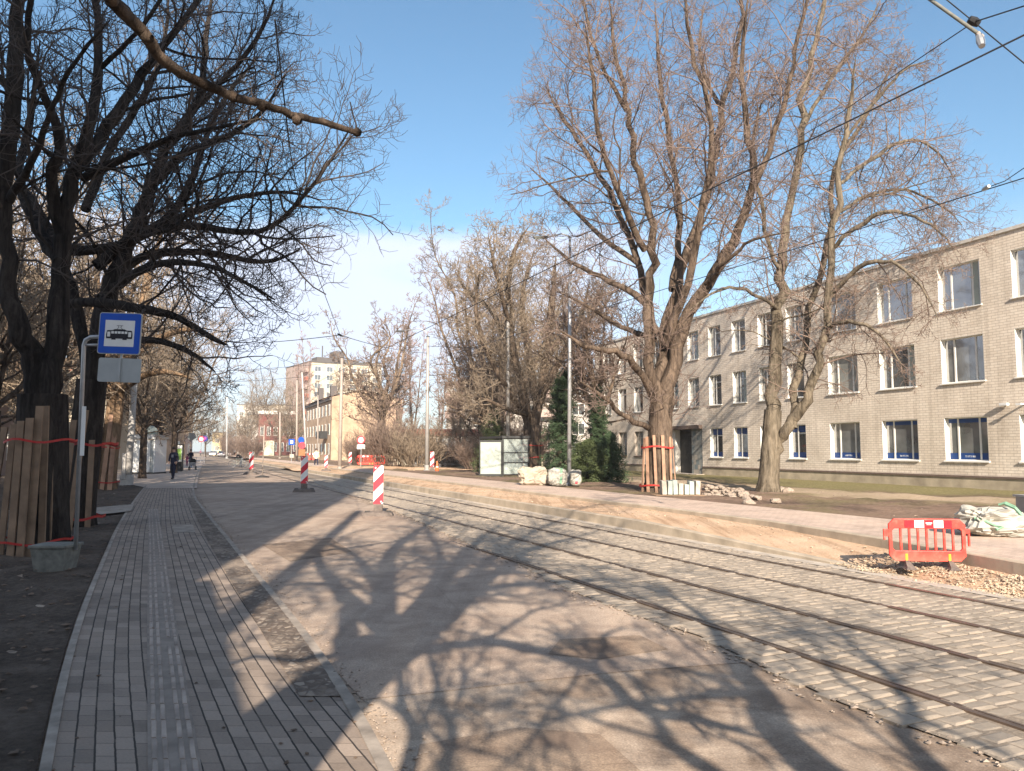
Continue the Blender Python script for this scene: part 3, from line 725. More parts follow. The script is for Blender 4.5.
# ================================================================== trees
def rot_from(d, ang, az):
    u = d.orthogonal().normalized(); w_ = d.cross(u)
    return (d * math.cos(ang) + (u * math.cos(az) + w_ * math.sin(az)) * math.sin(ang)).normalized()
class Tree:
    def __init__(self, seed, P_):
        self.r = random.Random(seed); self.P = P_; self.tr = []; self.tw = []
    def emit(self, pts, rad):
        r0 = max(rad)
        k = 12 if r0 > .2 else 8 if r0 > .06 else 5 if r0 > .02 else 3
        (self.tr if r0 > self.P.get('split', .03) else self.tw).append((pts, rad, k))
    def grow(self, p, d, L, r, lv):
        P_ = self.P; R_ = self.r
        n = 4 if lv >= P_['max'] else 6 if lv >= P_['max'] - 1 else 8
        st = L / n; pts = [p.copy()]; rad = [r]; d = d.copy(); rmin = P_['rmin']; r1 = max(rmin * .7, r * .38)
        wig = P_.get('wig', .22); trop = P_.get('trop', .1) if lv < P_['max'] else P_.get('tiptrop', P_.get('trop', .1))
        for i in range(n):
            d = d + Vector((R_.gauss(0, wig), R_.gauss(0, wig), R_.gauss(0, wig) + trop)); d.normalize()
            p = p + d * st; pts.append(p.copy()); rad.append(r + (r1 - r) * (i + 1) / n)
        self.emit([tuple(q) for q in pts], rad)
        if lv < P_['max']: self.kids(pts, rad, L, lv)
    def kids(self, pts, rad, L, lv, t0=.18, dens=1.0):
        P_ = self.P; R_ = self.r
        cnt = P_['n'][lv] * dens; cnt = int(cnt) + (R_.random() < cnt % 1)
        n = len(pts) - 1
        az = R_.random() * 6.28
        for c in range(cnt):
            t = t0 + (1 - t0) * (c + R_.random()) / max(1, cnt)
            i = min(n - 1, int(t * n)); f = t * n - i
            q = pts[i].lerp(pts[i + 1], f); rr = rad[i] + (rad[i + 1] - rad[i]) * f
            dd = (pts[i + 1] - pts[i]).normalized()
            az += 2.4 + R_.uniform(-.6, .6)
            d2 = rot_from(dd, R(R_.uniform(*P_.get('ang', (28, 62)))), az)
            d2.z += P_.get('lift', .1); d2.normalize()
            L2 = L * P_['ratio'][lv] * (1.15 - .6 * t) * R_.uniform(.65, 1.25)
            self.grow(q, d2, L2, max(P_['rmin'], min(rr * .62, P_.get('rk', .016) * L2 + .002)), lv + 1)
    def limb(self, pts3, rads, lv=0, dens=1.0, t0=.2, sub=4):
        """hand-set limb: smooth through the points, then twigs of its own"""
        pp = [Vector(q) for q in pts3]; out = []; ro = []; rads = list(rads)
        if lv == 0 and dens > 0 and t0 < .85: rads[-1] = min(rads[-1], .012)
        n = len(pp)
        for i in range(n - 1):
            p0 = pp[max(0, i - 1)]; p1 = pp[i]; p2 = pp[i + 1]; p3 = pp[min(n - 1, i + 2)]
            for k in range(sub):
                t = k / sub
                out.append(.5 * ((2 * p1) + (p2 - p0) * t + (2 * p0 - 5 * p1 + 4 * p2 - p3) * t * t + (3 * p1 - p0 - 3 * p2 + p3) * t ** 3))
                ro.append(rads[i] + (rads[i + 1] - rads[i]) * t)
        out.append(pp[-1]); ro.append(rads[-1])
        jj = self.P.get('jit', .2)
        out = [q + Vector((self.r.gauss(0, 1), self.r.gauss(0, 1), self.r.gauss(0, .5))) * min(rr_, .12) * jj if 0 < i < len(out) - 1 else q for i, (q, rr_) in enumerate(zip(out, ro))]
        self.emit([tuple(q) for q in out], [x * self.r.uniform(.93, 1.07) for x in ro])
        L = sum((out[i + 1] - out[i]).length for i in range(len(out) - 1))
        if dens > 0: self.kids(out, ro, min(L, self.P.get('Lcap', 99)), lv, t0, dens * L / self.P.get('Lref', 6))
        return out, ro
    def trunk_flare(self, base, top, r0, r1, n=8):
        pts = []; rad = []
        for i in range(n + 1):
            t = i / n; q = Vector(base).lerp(Vector(top), t); pts.append(tuple(q)); rad.append(r1 + (r0 - r1) * (1 - t) + r0 * .28 * max(0, 1 - t * n / 1.6) ** 2)
        self.tr.append((pts, rad, 16))
    def build(self, base, name, label, cat, bark_m, twig_m, group=None):
        t = thing(name, base, label, cat, group)
        chains_mesh('trunk', self.tr, bark_m, t, base)
        if self.tw: chains_mesh('crown', self.tw, twig_m, t, base)
        return t
def px_limb(tree, lst, Y0, lv=0, dens=1.0, t0=.2, rm=1.0):
    """lst of (u, v, r_px, dY)"""
    pts = []; rads = []
    for u, v, r_, dy in lst:
        q = P(u, v, Y0 + dy); pts.append(q); rads.append(max(.008, r_ * (Y0 + dy) / F * rm))
    return tree.limb(pts, rads, lv, dens, t0)

BASE_P = dict(max=3, n=[9, 6, 5], ratio=[.42, .52, .52], rmin=.006, wig=.19, trop=.04, ang=(32, 75), lift=.06, rk=.014)
# ---- left foreground lime 1
PA = dict(max=3, n=[9, 7, 5.5], ratio=[.42, .55, .55], rmin=.0055, wig=.17, trop=.03, tiptrop=.14, ang=(35, 75), lift=.05, rk=.013, Lref=5, Lcap=5.5, split=.03)
Y0 = 13.0
t = Tree(11, PA); base = P(40, 560, Y0); base.z = 0
t.trunk_flare(base - Vector((0, 0, .1)), P(43, 395, Y0), .44, .38)
px_limb(t, [(43, 405, 20, 0), (34, 362, 16, 0), (20, 330, 13, -.2), (8, 280, 11, -.3), (4, 190, 10, -.5), (12, 100, 11, -.6), (17, 20, 9, -.5), (14, -70, 7, -.3), (5, -160, 4, 0)], Y0, rm=.72, dens=1.10, t0=.35)
px_limb(t, [(46, 405, 19, 0), (53, 355, 15, .1), (59, 300, 13, .2), (63, 240, 11.5, .3), (72, 180, 10, .3), (88, 130, 8, .4), (98, 60, 6, .6), (95, -20, 5, .8), (104, -110, 3, 1)], Y0, rm=.72, dens=1.27, t0=.3)
px_limb(t, [(64, 240, 9, .3), (50, 180, 8, .0), (60, 145, 7, -.4), (44, 95, 6, -.8), (28, 50, 5, -1.2), (30, -20, 4, -1.4), (18, -90, 3, -1.6)], Y0, rm=.72)
px_limb(t, [(80, 165, 9, .3), (118, 112, 8, .8), (150, 62, 6, 1.2), (185, 20, 4.5, 1.8), (225, -40, 3, 2.2), (250, -90, 2, 2.6)], Y0, rm=.72, dens=1.27)
px_limb(t, [(84, 178, 7, .3), (130, 155, 5.5, -.4), (172, 138, 4, -.9), (215, 128, 3, -1.4), (262, 118, 2, -1.6)], Y0, rm=.72, dens=1.27)
px_limb(t, [(60, 262, 9, .2), (38, 230, 8, .8), (20, 180, 6, 1.5), (30, 120, 5, 2.2), (40, 40, 4, 2.6)], Y0, rm=.72)
px_limb(t, [(10, 200, 6, -.5), (30, 165, 5, -1.2), (48, 120, 4, -1.8), (70, 70, 3, -2.2), (110, 20, 2, -2.5)], Y0, rm=.72, dens=1.10)
px_limb(t, [(14, 90, 6, -.6), (-20, 60, 5, -.2), (-60, 0, 4, 0)], Y0, rm=.72)
px_limb(t, [(98, 70, 4, .6), (130, 40, 3.5, .2), (160, 0, 3, 0), (190, -60, 2, 0)], Y0, rm=.72, dens=1.10)
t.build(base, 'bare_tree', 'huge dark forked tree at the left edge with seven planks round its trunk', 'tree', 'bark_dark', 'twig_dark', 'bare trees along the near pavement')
# ---- left tree 2
Y0 = 17.2
PB = dict(PA); PB.update(Lref=6, Lcap=7, n=[10, 7, 6])
t = Tree(21, PB); base = P(76, 520, Y0); base.z = 0
t.trunk_flare(base - Vector((0, 0, .1)), P(92, 380, Y0), .36, .31)
px_limb(t, [(92, 385, 14, 0), (100, 330, 13, 0), (110, 290, 12, .2), (125, 250, 11, .3), (142, 212, 10, .4), (156, 172, 8, .5), (180, 128, 7, .8), (202, 90, 5, 1.2), (206, 40, 4, 1.4), (215, -30, 3, 1.6)], Y0, rm=.70, dens=1.69, t0=.15)
px_limb(t, [(90, 390, 10, 0), (80, 330, 9, .3), (62, 270, 11, .5), (40, 215, 8, .8), (18, 180, 6, 1)], Y0, rm=.70, dens=1.10, t0=.4)
px_limb(t, [(96, 266, 9, .0), (120, 247, 8, .2), (150, 232, 7, .4), (195, 226, 5.5, .6), (240, 232, 4.5, .3), (272, 226, 4, .1), (305, 195, 3, -.2), (332, 158, 2.2, -.4), (352, 126, 1.4, -.6)], Y0, rm=.70, dens=2.40)
px_limb(t, [(66, 304, 7, -1.2), (100, 303, 7, -1.5), (140, 308, 6.5, -1.8), (178, 318, 5, -2), (212, 338, 4, -2.2), (228, 345, 1.5, -2.2)], Y0, rm=.70, dens=1.80)
px_limb(t, [(70, 250, 8, .8), (110, 248, 7.5, 1.2), (150, 232, 6, 1.6), (190, 214, 5, 2), (235, 198, 4, 2.4), (285, 192, 2.5, 2.6), (320, 200, 1.5, 2.8)], Y0, rm=.70, dens=2.20)
px_limb(t, [(112, 288, 7, 0), (140, 270, 6.5, -.6), (175, 262, 5, -1), (215, 268, 3.5, -1.2), (250, 285, 2.5, -1.4), (275, 300, 1.5, -1.6)], Y0, rm=.70, dens=2.20)
px_limb(t, [(150, 190, 7, .4), (175, 160, 6, .0), (205, 145, 5, -.4), (235, 132, 4, -.8), (262, 112, 3, -1), (285, 75, 2, -1.2)], Y0, rm=.70, dens=2.00)
px_limb(t, [(130, 240, 7, .3), (165, 222, 5.5, 1.2), (190, 185, 5, 2), (205, 140, 4, 2.6), (230, 90, 3, 3), (260, 55, 2, 3.2)], Y0, rm=.70, dens=2.00)
px_limb(t, [(104, 345, 7, 0), (150, 340, 5, -1), (190, 352, 4, -1.6), (215, 372, 2.5, -2)], Y0, rm=.70, dens=1.40)
px_limb(t, [(100, 300, 8, .5), (140, 258, 6, 1.8), (200, 252, 5, 3.0), (262, 262, 3.5, 3.6), (300, 250, 2, 4)], Y0, rm=.70, dens=2.00)
px_limb(t, [(188, 115, 5, .9), (228, 75, 4, .6), (262, 30, 3, .4), (280, -20, 2, .3)], Y0, rm=.70, dens=2.00)
px_limb(t, [(85, 210, 7, .7), (105, 160, 6, 1.2), (135, 110, 5, 1.4), (160, 60, 4, 1.6), (170, -10, 3, 1.8)], Y0, rm=.70, dens=1.50)
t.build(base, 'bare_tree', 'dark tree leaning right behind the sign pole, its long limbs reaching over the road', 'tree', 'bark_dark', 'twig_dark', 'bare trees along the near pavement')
# ---- left tree 3 (sunlit, with guard) and the sunlit row beyond
def auto_tree(seed, h, rt, lean=(0, 0), spread=1.0, prm=None, forks=5, crown_base=.28, nlimb=14):
    pr = dict(max=3, n=[8, 6, 5], ratio=[.44, .52, .52], rmin=.008, wig=.18, trop=.05, ang=(32, 75), lift=.10, rk=.014, Lref=6, Lcap=6)
    if prm: pr.update(prm)
    t = Tree(seed, pr); R_ = t.r
    ht = h * crown_base; top = Vector((lean[0] * .3, lean[1] * .3, ht))
    t.trunk_flare((0, 0, -.1), top, rt, rt * .85)
    az0 = R_.random() * 6.28
    for k in range(forks):
        a_ = az0 + 6.28 * k / forks + R_.uniform(-.4, .4); sp = h * .27 * spread * R_.uniform(.5, 1.3); hh = h * R_.uniform(.80, 1.0)
        if k == 0: sp *= .3
        q = [top]; 
        for i in range(1, 6):
            f = i / 5; q.append(Vector((lean[0] * f + math.cos(a_ + R_.uniform(-.25, .25)) * sp * f ** .7, lean[1] * f + math.sin(a_ + R_.uniform(-.25, .25)) * sp * f ** .7, ht + (hh - ht) * f)))
        r0 = rt * R_.uniform(.34, .5); t.limb(q, [r0 * (1 - .17 * i) for i in range(6)], 0, 1.5, .12)
    for k in range(nlimb):
        a_ = R_.random() * 6.28; z0 = R_.uniform(.8, 1.7) * ht; L = h * .24 * spread * R_.uniform(.7, 1.2)
        p0 = Vector((0, 0, z0)) + top * 0; d = Vector((math.cos(a_), math.sin(a_), R_.uniform(.1, .9))).normalized()
        t.limb([p0, p0 + d * L * .35, p0 + d * L * .7 + Vector((0, 0, R_.uniform(-.05, .1) * L)), p0 + d * L + Vector((0, 0, R_.uniform(-.05, .25) * L))], [rt * .22, rt * .16, rt * .10, rt * .05], 0, 1.1, .2)
    return t
def put_auto(seed, base, h, rt, name, label, bark_m, twig_m, group=None, **k):
    t = auto_tree(seed, h, rt, **k)
    o = t.build(Vector((0, 0, 0)), name, label, 'tree', bark_m, twig_m, group); o.location = base
    return o
b3 = G(108, 492, 0); b3.y = 33; b3 = Vector(((108 - 512) / F * 33.0, 33.0, 0))
t = Tree(31, dict(PA, rmin=.009, Lref=7, Lcap=7, n=[9, 6, 5])); Y0 = 33.0
t.trunk_flare(b3, P(116, 400, Y0), .40, .33)
px_limb(t, [(116, 405, 7, 0), (124, 360, 6, 0), (140, 320, 5, .5), (150, 270, 4, 1), (165, 220, 3, 1)], Y0, dens=1.6)
px_limb(t, [(114, 400, 6, 0), (104, 350, 5, .5), (96, 300, 4, 1), (100, 240, 3, 1.5)], Y0, dens=1.4)
px_limb(t, [(118, 392, 4, 0), (145, 375, 3.5, -1), (170, 372, 2.5, -1.5), (195, 380, 1.5, -2)], Y0, dens=1.4)
px_limb(t, [(122, 365, 4, 0), (155, 340, 3.5, 1), (185, 330, 2.5, 1.5), (215, 335, 1.5, 2)], Y0, dens=1.4)
px_limb(t, [(116, 400, 4, 0), (95, 385, 3.5, -1), (75, 385, 2.5, -1)], Y0, dens=1.2)
t.build(b3, 'bare_tree', 'sunlit orange-brown tree with planks and red tape, left of the pale concrete pole', 'tree', 'bark_orange', 'twig_olive', 'bare trees along the near pavement')
# prototypes for the far rows
PR = dict(rmin=.016, rk=.016, n=[8, 6, 4.5])
protoA = put_auto(101, (-24.5, 56, 0), 12.5, .24, 'bare_tree', 'sunlit olive tree directly behind the white kiosk', 'bark_mid2', 'twig_olive', 'bare trees along the near pavement', prm=PR, spread=1.25, crown_base=.24)
protoB = put_auto(102, (-30.5, 66, 0), 13.0, .25, 'bare_tree', 'sunlit olive tree behind the green poster stand', 'bark_mid2', 'twig_olive', 'bare trees along the near pavement', prm=PR, spread=1.2, crown_base=.26)
left_more = [(protoA, -19, 31, 1.15, 2.2, 'bare sunlit tree rising behind the tram stop sign'), (protoB, -22, 36, 1.25, 4.9, 'taller bare tree standing behind the right-leaning dark trunk'), (protoA, -29, 60, 1.35, .9, 'tallest olive tree rising above the kiosk from behind'), (protoB, -39, 72, 1.3, 3.0, 'tall olive tree behind the left row, beyond the kiosk'),
 (protoB, -15.5, 23, .85, 5.6, 'small bare tree close behind the second dark trunk'),
 (protoB, -27, 33, .95, 1.9, 'bare tree glimpsed between the two huge dark trunks at the left edge'), (protoA, -33, 41, 1.0, 3.9, 'bare tree behind the left edge of the picture, past the dark trunk'), (protoB, -23, 27, .8, .3, 'low bare tree seen between the planks and the second dark trunk'),
 (protoA, -36, 79, 1.05, 1.2, 'olive bare tree behind the pushchair group on the left pavement'), (protoB, -43.5, 94, 1.05, 2.4, 'olive bare tree between the pushchair group and the purple sign'),
             (protoA, -50, 112, 1.0, 3.5, 'smaller far tree behind the purple round sign'), (protoB, -57, 134, .95, .7, 'faint far tree near the pale yellow building'),
             (protoB, -21.5, 45, .85, 4.4, 'olive bare tree left of the white kiosk, half hidden by the concrete pole'), (protoA, -31, 50, 1.0, 5.1, 'tall bare tree behind the gap between the two dark left trees'),
             (protoB, -37, 58, 1.1, 5.9, 'bare sunlit tree seen past the big trunk at the far left'), (protoA, -26, 37, .9, 2.9, 'bare tree directly behind the plank-wrapped left trunk')]
for pr, x, y, sc, rz, lb in left_more:
    o = copy_tree(pr); o.location = (x, y, 0); o.scale = (sc,) * 3; o.rotation_euler = (0, 0, rz); o['label'] = lb

# ---- right big maple
PM = dict(max=3, n=[10, 8, 7], ratio=[.38, .52, .52], rmin=.0068, wig=.17, trop=.03, tiptrop=.08, ang=(32, 78), lift=.06, rk=.0105, Lref=7, Lcap=8, split=.035, jit=.45)
Y0 = 26.5; base = P(658, 493, Y0); base.z = .2
t = Tree(41, PM)
t.trunk_flare(base, P(661, 405, Y0), .46, .40)
px_limb(t, [(658, 410, 8, 0), (650, 360, 7, -.3), (648, 300, 6, -.5), (655, 250, 5, -.8), (645, 200, 4.5, -1), (634, 150, 4, -1.4), (626, 100, 3, -1.8), (615, 50, 2.5, -2), (608, -10, 2, -2)], Y0, rm=.80, dens=1.39, t0=.3)
px_limb(t, [(660, 410, 10, 0), (663, 350, 8, .3), (674, 290, 6.5, .6), (698, 225, 5, .9), (714, 165, 4.5, 1.2), (722, 110, 3.5, 1.4), (735, 60, 3, 1.8), (742, 0, 2.5, 2), (738, -60, 2, 2.2)], Y0, rm=.80, dens=1.39, t0=.35)
px_limb(t, [(664, 412, 11, 0), (675, 360, 9, -.2), (690, 312, 8, -.4), (712, 275, 7, -.6), (738, 232, 6, -.8), (753, 180, 5, -1), (746, 125, 4, -1), (742, 60, 3, -1.2), (750, -20, 2.5, -1.4)], Y0, rm=.80, dens=1.39, t0=.35)
px_limb(t, [(666, 345, 7, 0), (688, 285, 5, -.8), (703, 205, 4.5, -1.6), (712, 125, 3.5, -2.2), (692, 45, 3, -2.6), (682, -30, 2, -3)], Y0, rm=.80, dens=1.39)
px_limb(t, [(748, 205, 4.5, -.9), (774, 135, 3.5, -1.4), (790, 80, 3, -1.8), (802, 20, 2.5, -2), (812, -30, 2, -2)], Y0, rm=.80, dens=1.39)
px_limb(t, [(656, 335, 6, -.2), (640, 270, 4.5, .6), (616, 205, 4, 1.2), (584, 152, 3, 1.8), (560, 112, 2.5, 2.4), (545, 85, 1.5, 2.8)], Y0, rm=.80, dens=1.89)
px_limb(t, [(652, 395, 5, 0), (638, 368, 4.5, -.8), (614, 352, 4, -1.6), (584, 345, 3, -2.2), (556, 328, 2, -2.6)], Y0, rm=.80, dens=1.07)
px_limb(t, [(652, 430, 4, 0), (628, 418, 3.5, -.8), (603, 397, 2.8, -1.5), (578, 380, 2, -2)], Y0, rm=.80, dens=0.66)
px_limb(t, [(648, 305, 5, -.4), (612, 282, 3.5, .6), (572, 262, 2.5, 1.4), (542, 236, 1.5, 2)], Y0, rm=.80, dens=1.48)
px_limb(t, [(645, 250, 4.5, -.7), (618, 190, 3.5, -2), (598, 130, 3, -3), (592, 70, 2.5, -3.6), (585, 25, 1.5, -4)], Y0, rm=.80, dens=1.64)
px_limb(t, [(672, 290, 5, .6), (680, 220, 4, 1.8), (672, 150, 3.5, 2.8), (660, 80, 3, 3.4), (655, 0, 2, 4)], Y0, rm=.80, dens=1.56)
px_limb(t, [(640, 265, 4, .6), (600, 235, 3, 2), (560, 195, 2.2, 3), (530, 168, 1.4, 3.6)], Y0, rm=.80, dens=1.48)
px_limb(t, [(655, 340, 4, .2), (620, 325, 3, 1.4), (585, 305, 2.2, 2.4), (555, 290, 1.4, 3)], Y0, rm=.80, dens=0.98)
px_limb(t, [(706, 285, 4, -.6), (725, 262, 2.5, -2), (755, 240, 2, -3), (790, 232, 1.2, -3.6)], Y0, rm=.80, dens=0.74)
px_limb(t, [(626, 110, 3, -1.8), (600, 60, 2.5, -1), (585, 10, 2, -.6), (578, -40, 1.5, 0)], Y0, rm=.80, dens=1.56)
px_limb(t, [(722, 110, 3, 1.4), (700, 60, 2.5, 2), (705, 0, 2, 2.6)], Y0, rm=.80, dens=1.56)
for k in range(70):
    v_ = t.r.uniform(300, 425); a_ = t.r.random() * 6.28; q = P(663 + (425 - v_) * .03, v_, Y0) + Vector((math.cos(a_) * .42, math.sin(a_) * .42, 0))
    t.grow(q, Vector((math.cos(a_), math.sin(a_), t.r.uniform(-.1, .8))).normalized(), t.r.uniform(.8, 2.6), .016, 2)
t.build(base, 'bare_tree', 'tallest bare maple, many-stemmed, plank-guarded beside the stone heap before the brick building', 'tree', 'bark_mid2', 'twig_maple', 'bare trees along the far pavement')
# ---- right second tree (leaning fork, drooping twigs)
PD = dict(max=3, n=[11, 8, 6.5], ratio=[.38, .5, .52], rmin=.0070, wig=.17, trop=-.01, tiptrop=-.02, ang=(32, 75), lift=.0, rk=.0105, Lref=6, Lcap=7, split=.035, jit=.7)
Y0 = 27.3; base = P(768, 493, Y0); base.z = .2
t = Tree(52, PD)
t.trunk_flare(base, P(773, 410, Y0), .36, .30)
px_limb(t, [(773, 412, 8.5, 0), (775, 370, 7.5, 0), (779, 305, 6.5, .2), (783, 250, 5.5, .4), (793, 190, 4.5, .6), (802, 115, 4, .8), (812, 55, 3, 1), (826, 0, 2.5, 1.2), (830, -60, 2, 1.4)], Y0, rm=.86, dens=1.39, t0=.2)
px_limb(t, [(774, 452, 7.5, 0), (786, 430, 6.5, -.3), (804, 408, 6, -.6), (815, 372, 5, -.8), (824, 325, 4.5, -1), (831, 245, 4, -1.2), (840, 170, 3.2, -1.4), (850, 105, 2.6, -1.6), (856, 55, 1.8, -1.8)], Y0, rm=.86, dens=1.56, t0=.3)
px_limb(t, [(793, 428, 5, -.4), (799, 375, 4.5, .2), (811, 310, 4, .8), (828, 240, 3.4, 1.4), (836, 170, 2.8, 2), (870, 110, 2, 2.6), (895, 60, 1.4, 3)], Y0, rm=.86, dens=1.56)
px_limb(t, [(831, 250, 2.4, -1.2), (862, 222, 3, -2), (895, 212, 2.2, -2.6), (932, 225, 1.6, -3), (955, 250, 1, -3.2)], Y0, rm=.86, dens=1.80)
px_limb(t, [(828, 300, 2.4, -1), (858, 268, 3, -2), (890, 262, 2, -3), (920, 285, 1.4, -3.6), (938, 320, 1, -4)], Y0, rm=.86, dens=1.80)
px_limb(t, [(838, 185, 2.2, -1.4), (870, 160, 2.4, -.6), (905, 140, 1.8, 0), (935, 150, 1.2, .4), (955, 180, .9, .6)], Y0, rm=.86, dens=1.80)
px_limb(t, [(826, 330, 2.2, -1), (850, 320, 2.4, -2.2), (880, 335, 1.8, -3), (905, 370, 1.2, -3.4)], Y0, rm=.86, dens=1.80)
px_limb(t, [(845, 140, 1.9, -1.4), (880, 95, 2, -2), (905, 70, 1.5, -2.4), (930, 60, 1, -2.8)], Y0, rm=.86, dens=1.64)
px_limb(t, [(800, 130, 2.2, .8), (830, 80, 2.4, 1.8), (860, 40, 1.8, 2.4), (880, 0, 1.4, 3)], Y0, rm=.86, dens=1.56)
px_limb(t, [(780, 270, 2.4, .3), (762, 215, 2.6, -.4), (752, 150, 2.2, -.8), (765, 90, 1.6, -1)], Y0, rm=.86, dens=1.15)
px_limb(t, [(779, 310, 2.2, .2), (745, 290, 2.2, -1), (715, 292, 1.5, -1.6), (690, 310, 1, -2)], Y0, rm=.86, dens=0.74)
px_limb(t, [(834, 215, 2.2, -1.2), (868, 195, 2.2, .8), (905, 190, 1.6, 2), (940, 205, 1.2, 2.6), (962, 225, .9, 3)], Y0, rm=.86, dens=1.97)
t.build(base, 'bare_tree', 'grey-green bare tree forking low into two leaning stems, twigs drooping over the brick facade', 'tree', 'bark_grey', 'twig_brown', 'bare trees along the far pavement')

# ---- middle trees on the right side
PC = dict(rmin=.014, rk=.013, n=[10, 7, 5], Lref=5, Lcap=6, split=.05)
Y0 = 47.5; base = P(531, 474, Y0); base.z = .2
t = Tree(61, dict(BASE_P, **PC, trop=.04, ratio=[.40, .5, .5]) if False else {**BASE_P, **PC})
t.trunk_flare(base, P(533, 425, Y0), .62, .52)
for l_ in ([(533, 430, 8, 0), (540, 395, 7, 0), (548, 350, 6, .5), (552, 300, 5, 1), (556, 255, 3, 1)], [(530, 430, 8, 0), (522, 390, 6, -.5), (512, 345, 5, -1), (508, 295, 4, -1.5), (515, 250, 3, -2), (530, 225, 2, -2)],
           [(536, 400, 6, 0), (528, 350, 5, 1.5), (522, 300, 4, 2.5), (534, 250, 3, 3)], [(528, 420, 5, 0), (505, 385, 4, -1.5), (486, 350, 3.5, -2), (476, 310, 3, -2.5), (480, 270, 2, -3)],
           [(540, 400, 6, 0), (560, 360, 4.5, -1), (580, 320, 3.5, -1.5), (590, 280, 2.5, -2)], [(545, 360, 4, 0), (570, 330, 3, 1.5), (600, 310, 2, 2.5), (615, 290, 1.5, 3)],
           [(515, 350, 4, 0), (490, 310, 3, 1), (466, 290, 2, 2), (455, 270, 1.5, 2)], [(530, 415, 4, 0), (508, 410, 3, -2), (488, 400, 2.2, -3), (468, 395, 1.5, -3)],
           [(512, 330, 4, -1), (500, 290, 3, -3), (492, 255, 2, -4), (488, 235, 1.5, -4)]):
    px_limb(t, l_, Y0, dens=2.0, rm=.72)
for k in range(50):
    v_ = t.r.uniform(350, 440); a_ = t.r.random() * 6.28; q = P(536, v_, Y0) + Vector((math.cos(a_) * .5, math.sin(a_) * .5, 0))
    t.grow(q, Vector((math.cos(a_), math.sin(a_), t.r.uniform(-.1, .8))).normalized(), t.r.uniform(.8, 2.4), .018, 2)
t.build(base, 'bare_tree', 'stout gnarled bare tree just right of the glass tram shelter', 'tree', 'bark_mid', 'twig_olive', 'bare trees along the far pavement')
PT = dict(rmin=.016, rk=.014, n=[9, 6, 5])
def ptree(seed, u, Y, vtop, rt, label, bm='bark_brown', tm='twig_olive', name='bare_tree', **k):
    q = P(u, 460, Y); h = P(u, vtop, Y).z - .2
    return put_auto(seed, (q.x, Y, .2), h, rt, name, label, bm, tm, 'bare trees along the far pavement', **k)
m1 = ptree(201, 486, 56, 250, .38, 'rounded bare tree left of the pole behind the shelter, the biggest of that clump', tm='twig_brown', prm={**PT}, spread=1.0, crown_base=.2)
m2 = ptree(202, 500, 62, 222, .38, 'tall bare tree behind the grey pole at the shelter', tm='twig_olive', prm={**PT}, spread=1.0, crown_base=.22)
m3 = ptree(203, 598, 37.5, 280, .30, 'slender bare tree between the two dark conifers', tm='twig_brown', prm={**PT}, spread=.8, crown_base=.3)
m4 = ptree(204, 381, 78, 296, .50, 'large bare tree with dark forking limbs in front of the tan old house', bm='bark_brown', tm='twig_brown', prm=dict(rmin=.022, rk=.014, n=[7, 5, 4]), spread=1.1, crown_base=.26, forks=6)
# birches
PBi = dict(rmin=.018, rk=.010, n=[8, 6, 5], ratio=[.30, .45, .5], trop=-.02, tiptrop=-.12, ang=(20, 45), lift=.35, max=3, Lcap=7)
bi = put_auto(301, tuple(P(412, 458, 92))[:2] + (.1,), P(412, 322, 92).z, .24, 'birch_tree', 'pinkish drooping birch behind the double street-lamp pole', 'bark_grey', 'twig_pale', 'fine-twigged birches', prm=PBi, forks=3, spread=.55, crown_base=.2)
def cp(pr, u, Y, vtop, ref_h, lb, z=.1, rz=0):
    o = copy_tree(pr); q = P(u, 455, Y); sc = (P(u, vtop, Y).z - z) / ref_h
    o.location = (q.x, Y, z); o.scale = (sc,) * 3; o.rotation_euler = (0, 0, rz); o['label'] = lb; return o
hb = P(412, 322, 92).z
cp(bi, 440, 88, 352, hb, 'shorter pink birch just right of the double street-lamp pole', rz=1.1)
cp(bi, 398, 110, 335, hb, 'birch behind the large forked tree before the tan house', rz=2.2)
cp(bi, 456, 105, 372, hb, 'low birch in front of the balconied block', rz=3.0)
cp(bi, 300, 175, 338, hb, 'tall narrow birch rising in front of the tower block', rz=.6)
cp(bi, 318, 185, 380, hb, 'smaller birch at the foot of the tower block', rz=4.0)
hA = 12.5
cp(protoA, 263, 210, 368, hA, 'far rounded tree left of the tower block', rz=.4)
cp(protoB, 280, 190, 385, hA, 'far tree leaning beside the dark red wooden house', rz=2.0)
cp(protoA, 247, 260, 398, hA, 'hazy far tree at the end of the street', rz=3.3)
cp(protoB, 232, 300, 415, hA, 'faintest small tree at the street end, right of the yellow house', rz=5.0)
cp(protoA, 459, 76, 392, hA, 'low bare tree between the garage and the shelter', rz=5.5)
cp(protoB, 480, 72, 370, hA, 'bare tree behind the shelter advertisement panel', rz=1.5)
cp(protoA, 497, 84, 300, hA, 'bare tree filling the gap behind the shelter pole', rz=2.7)
cp(protoB, 560, 66, 290, hA, 'bare tree behind the tall conifer', rz=.9)
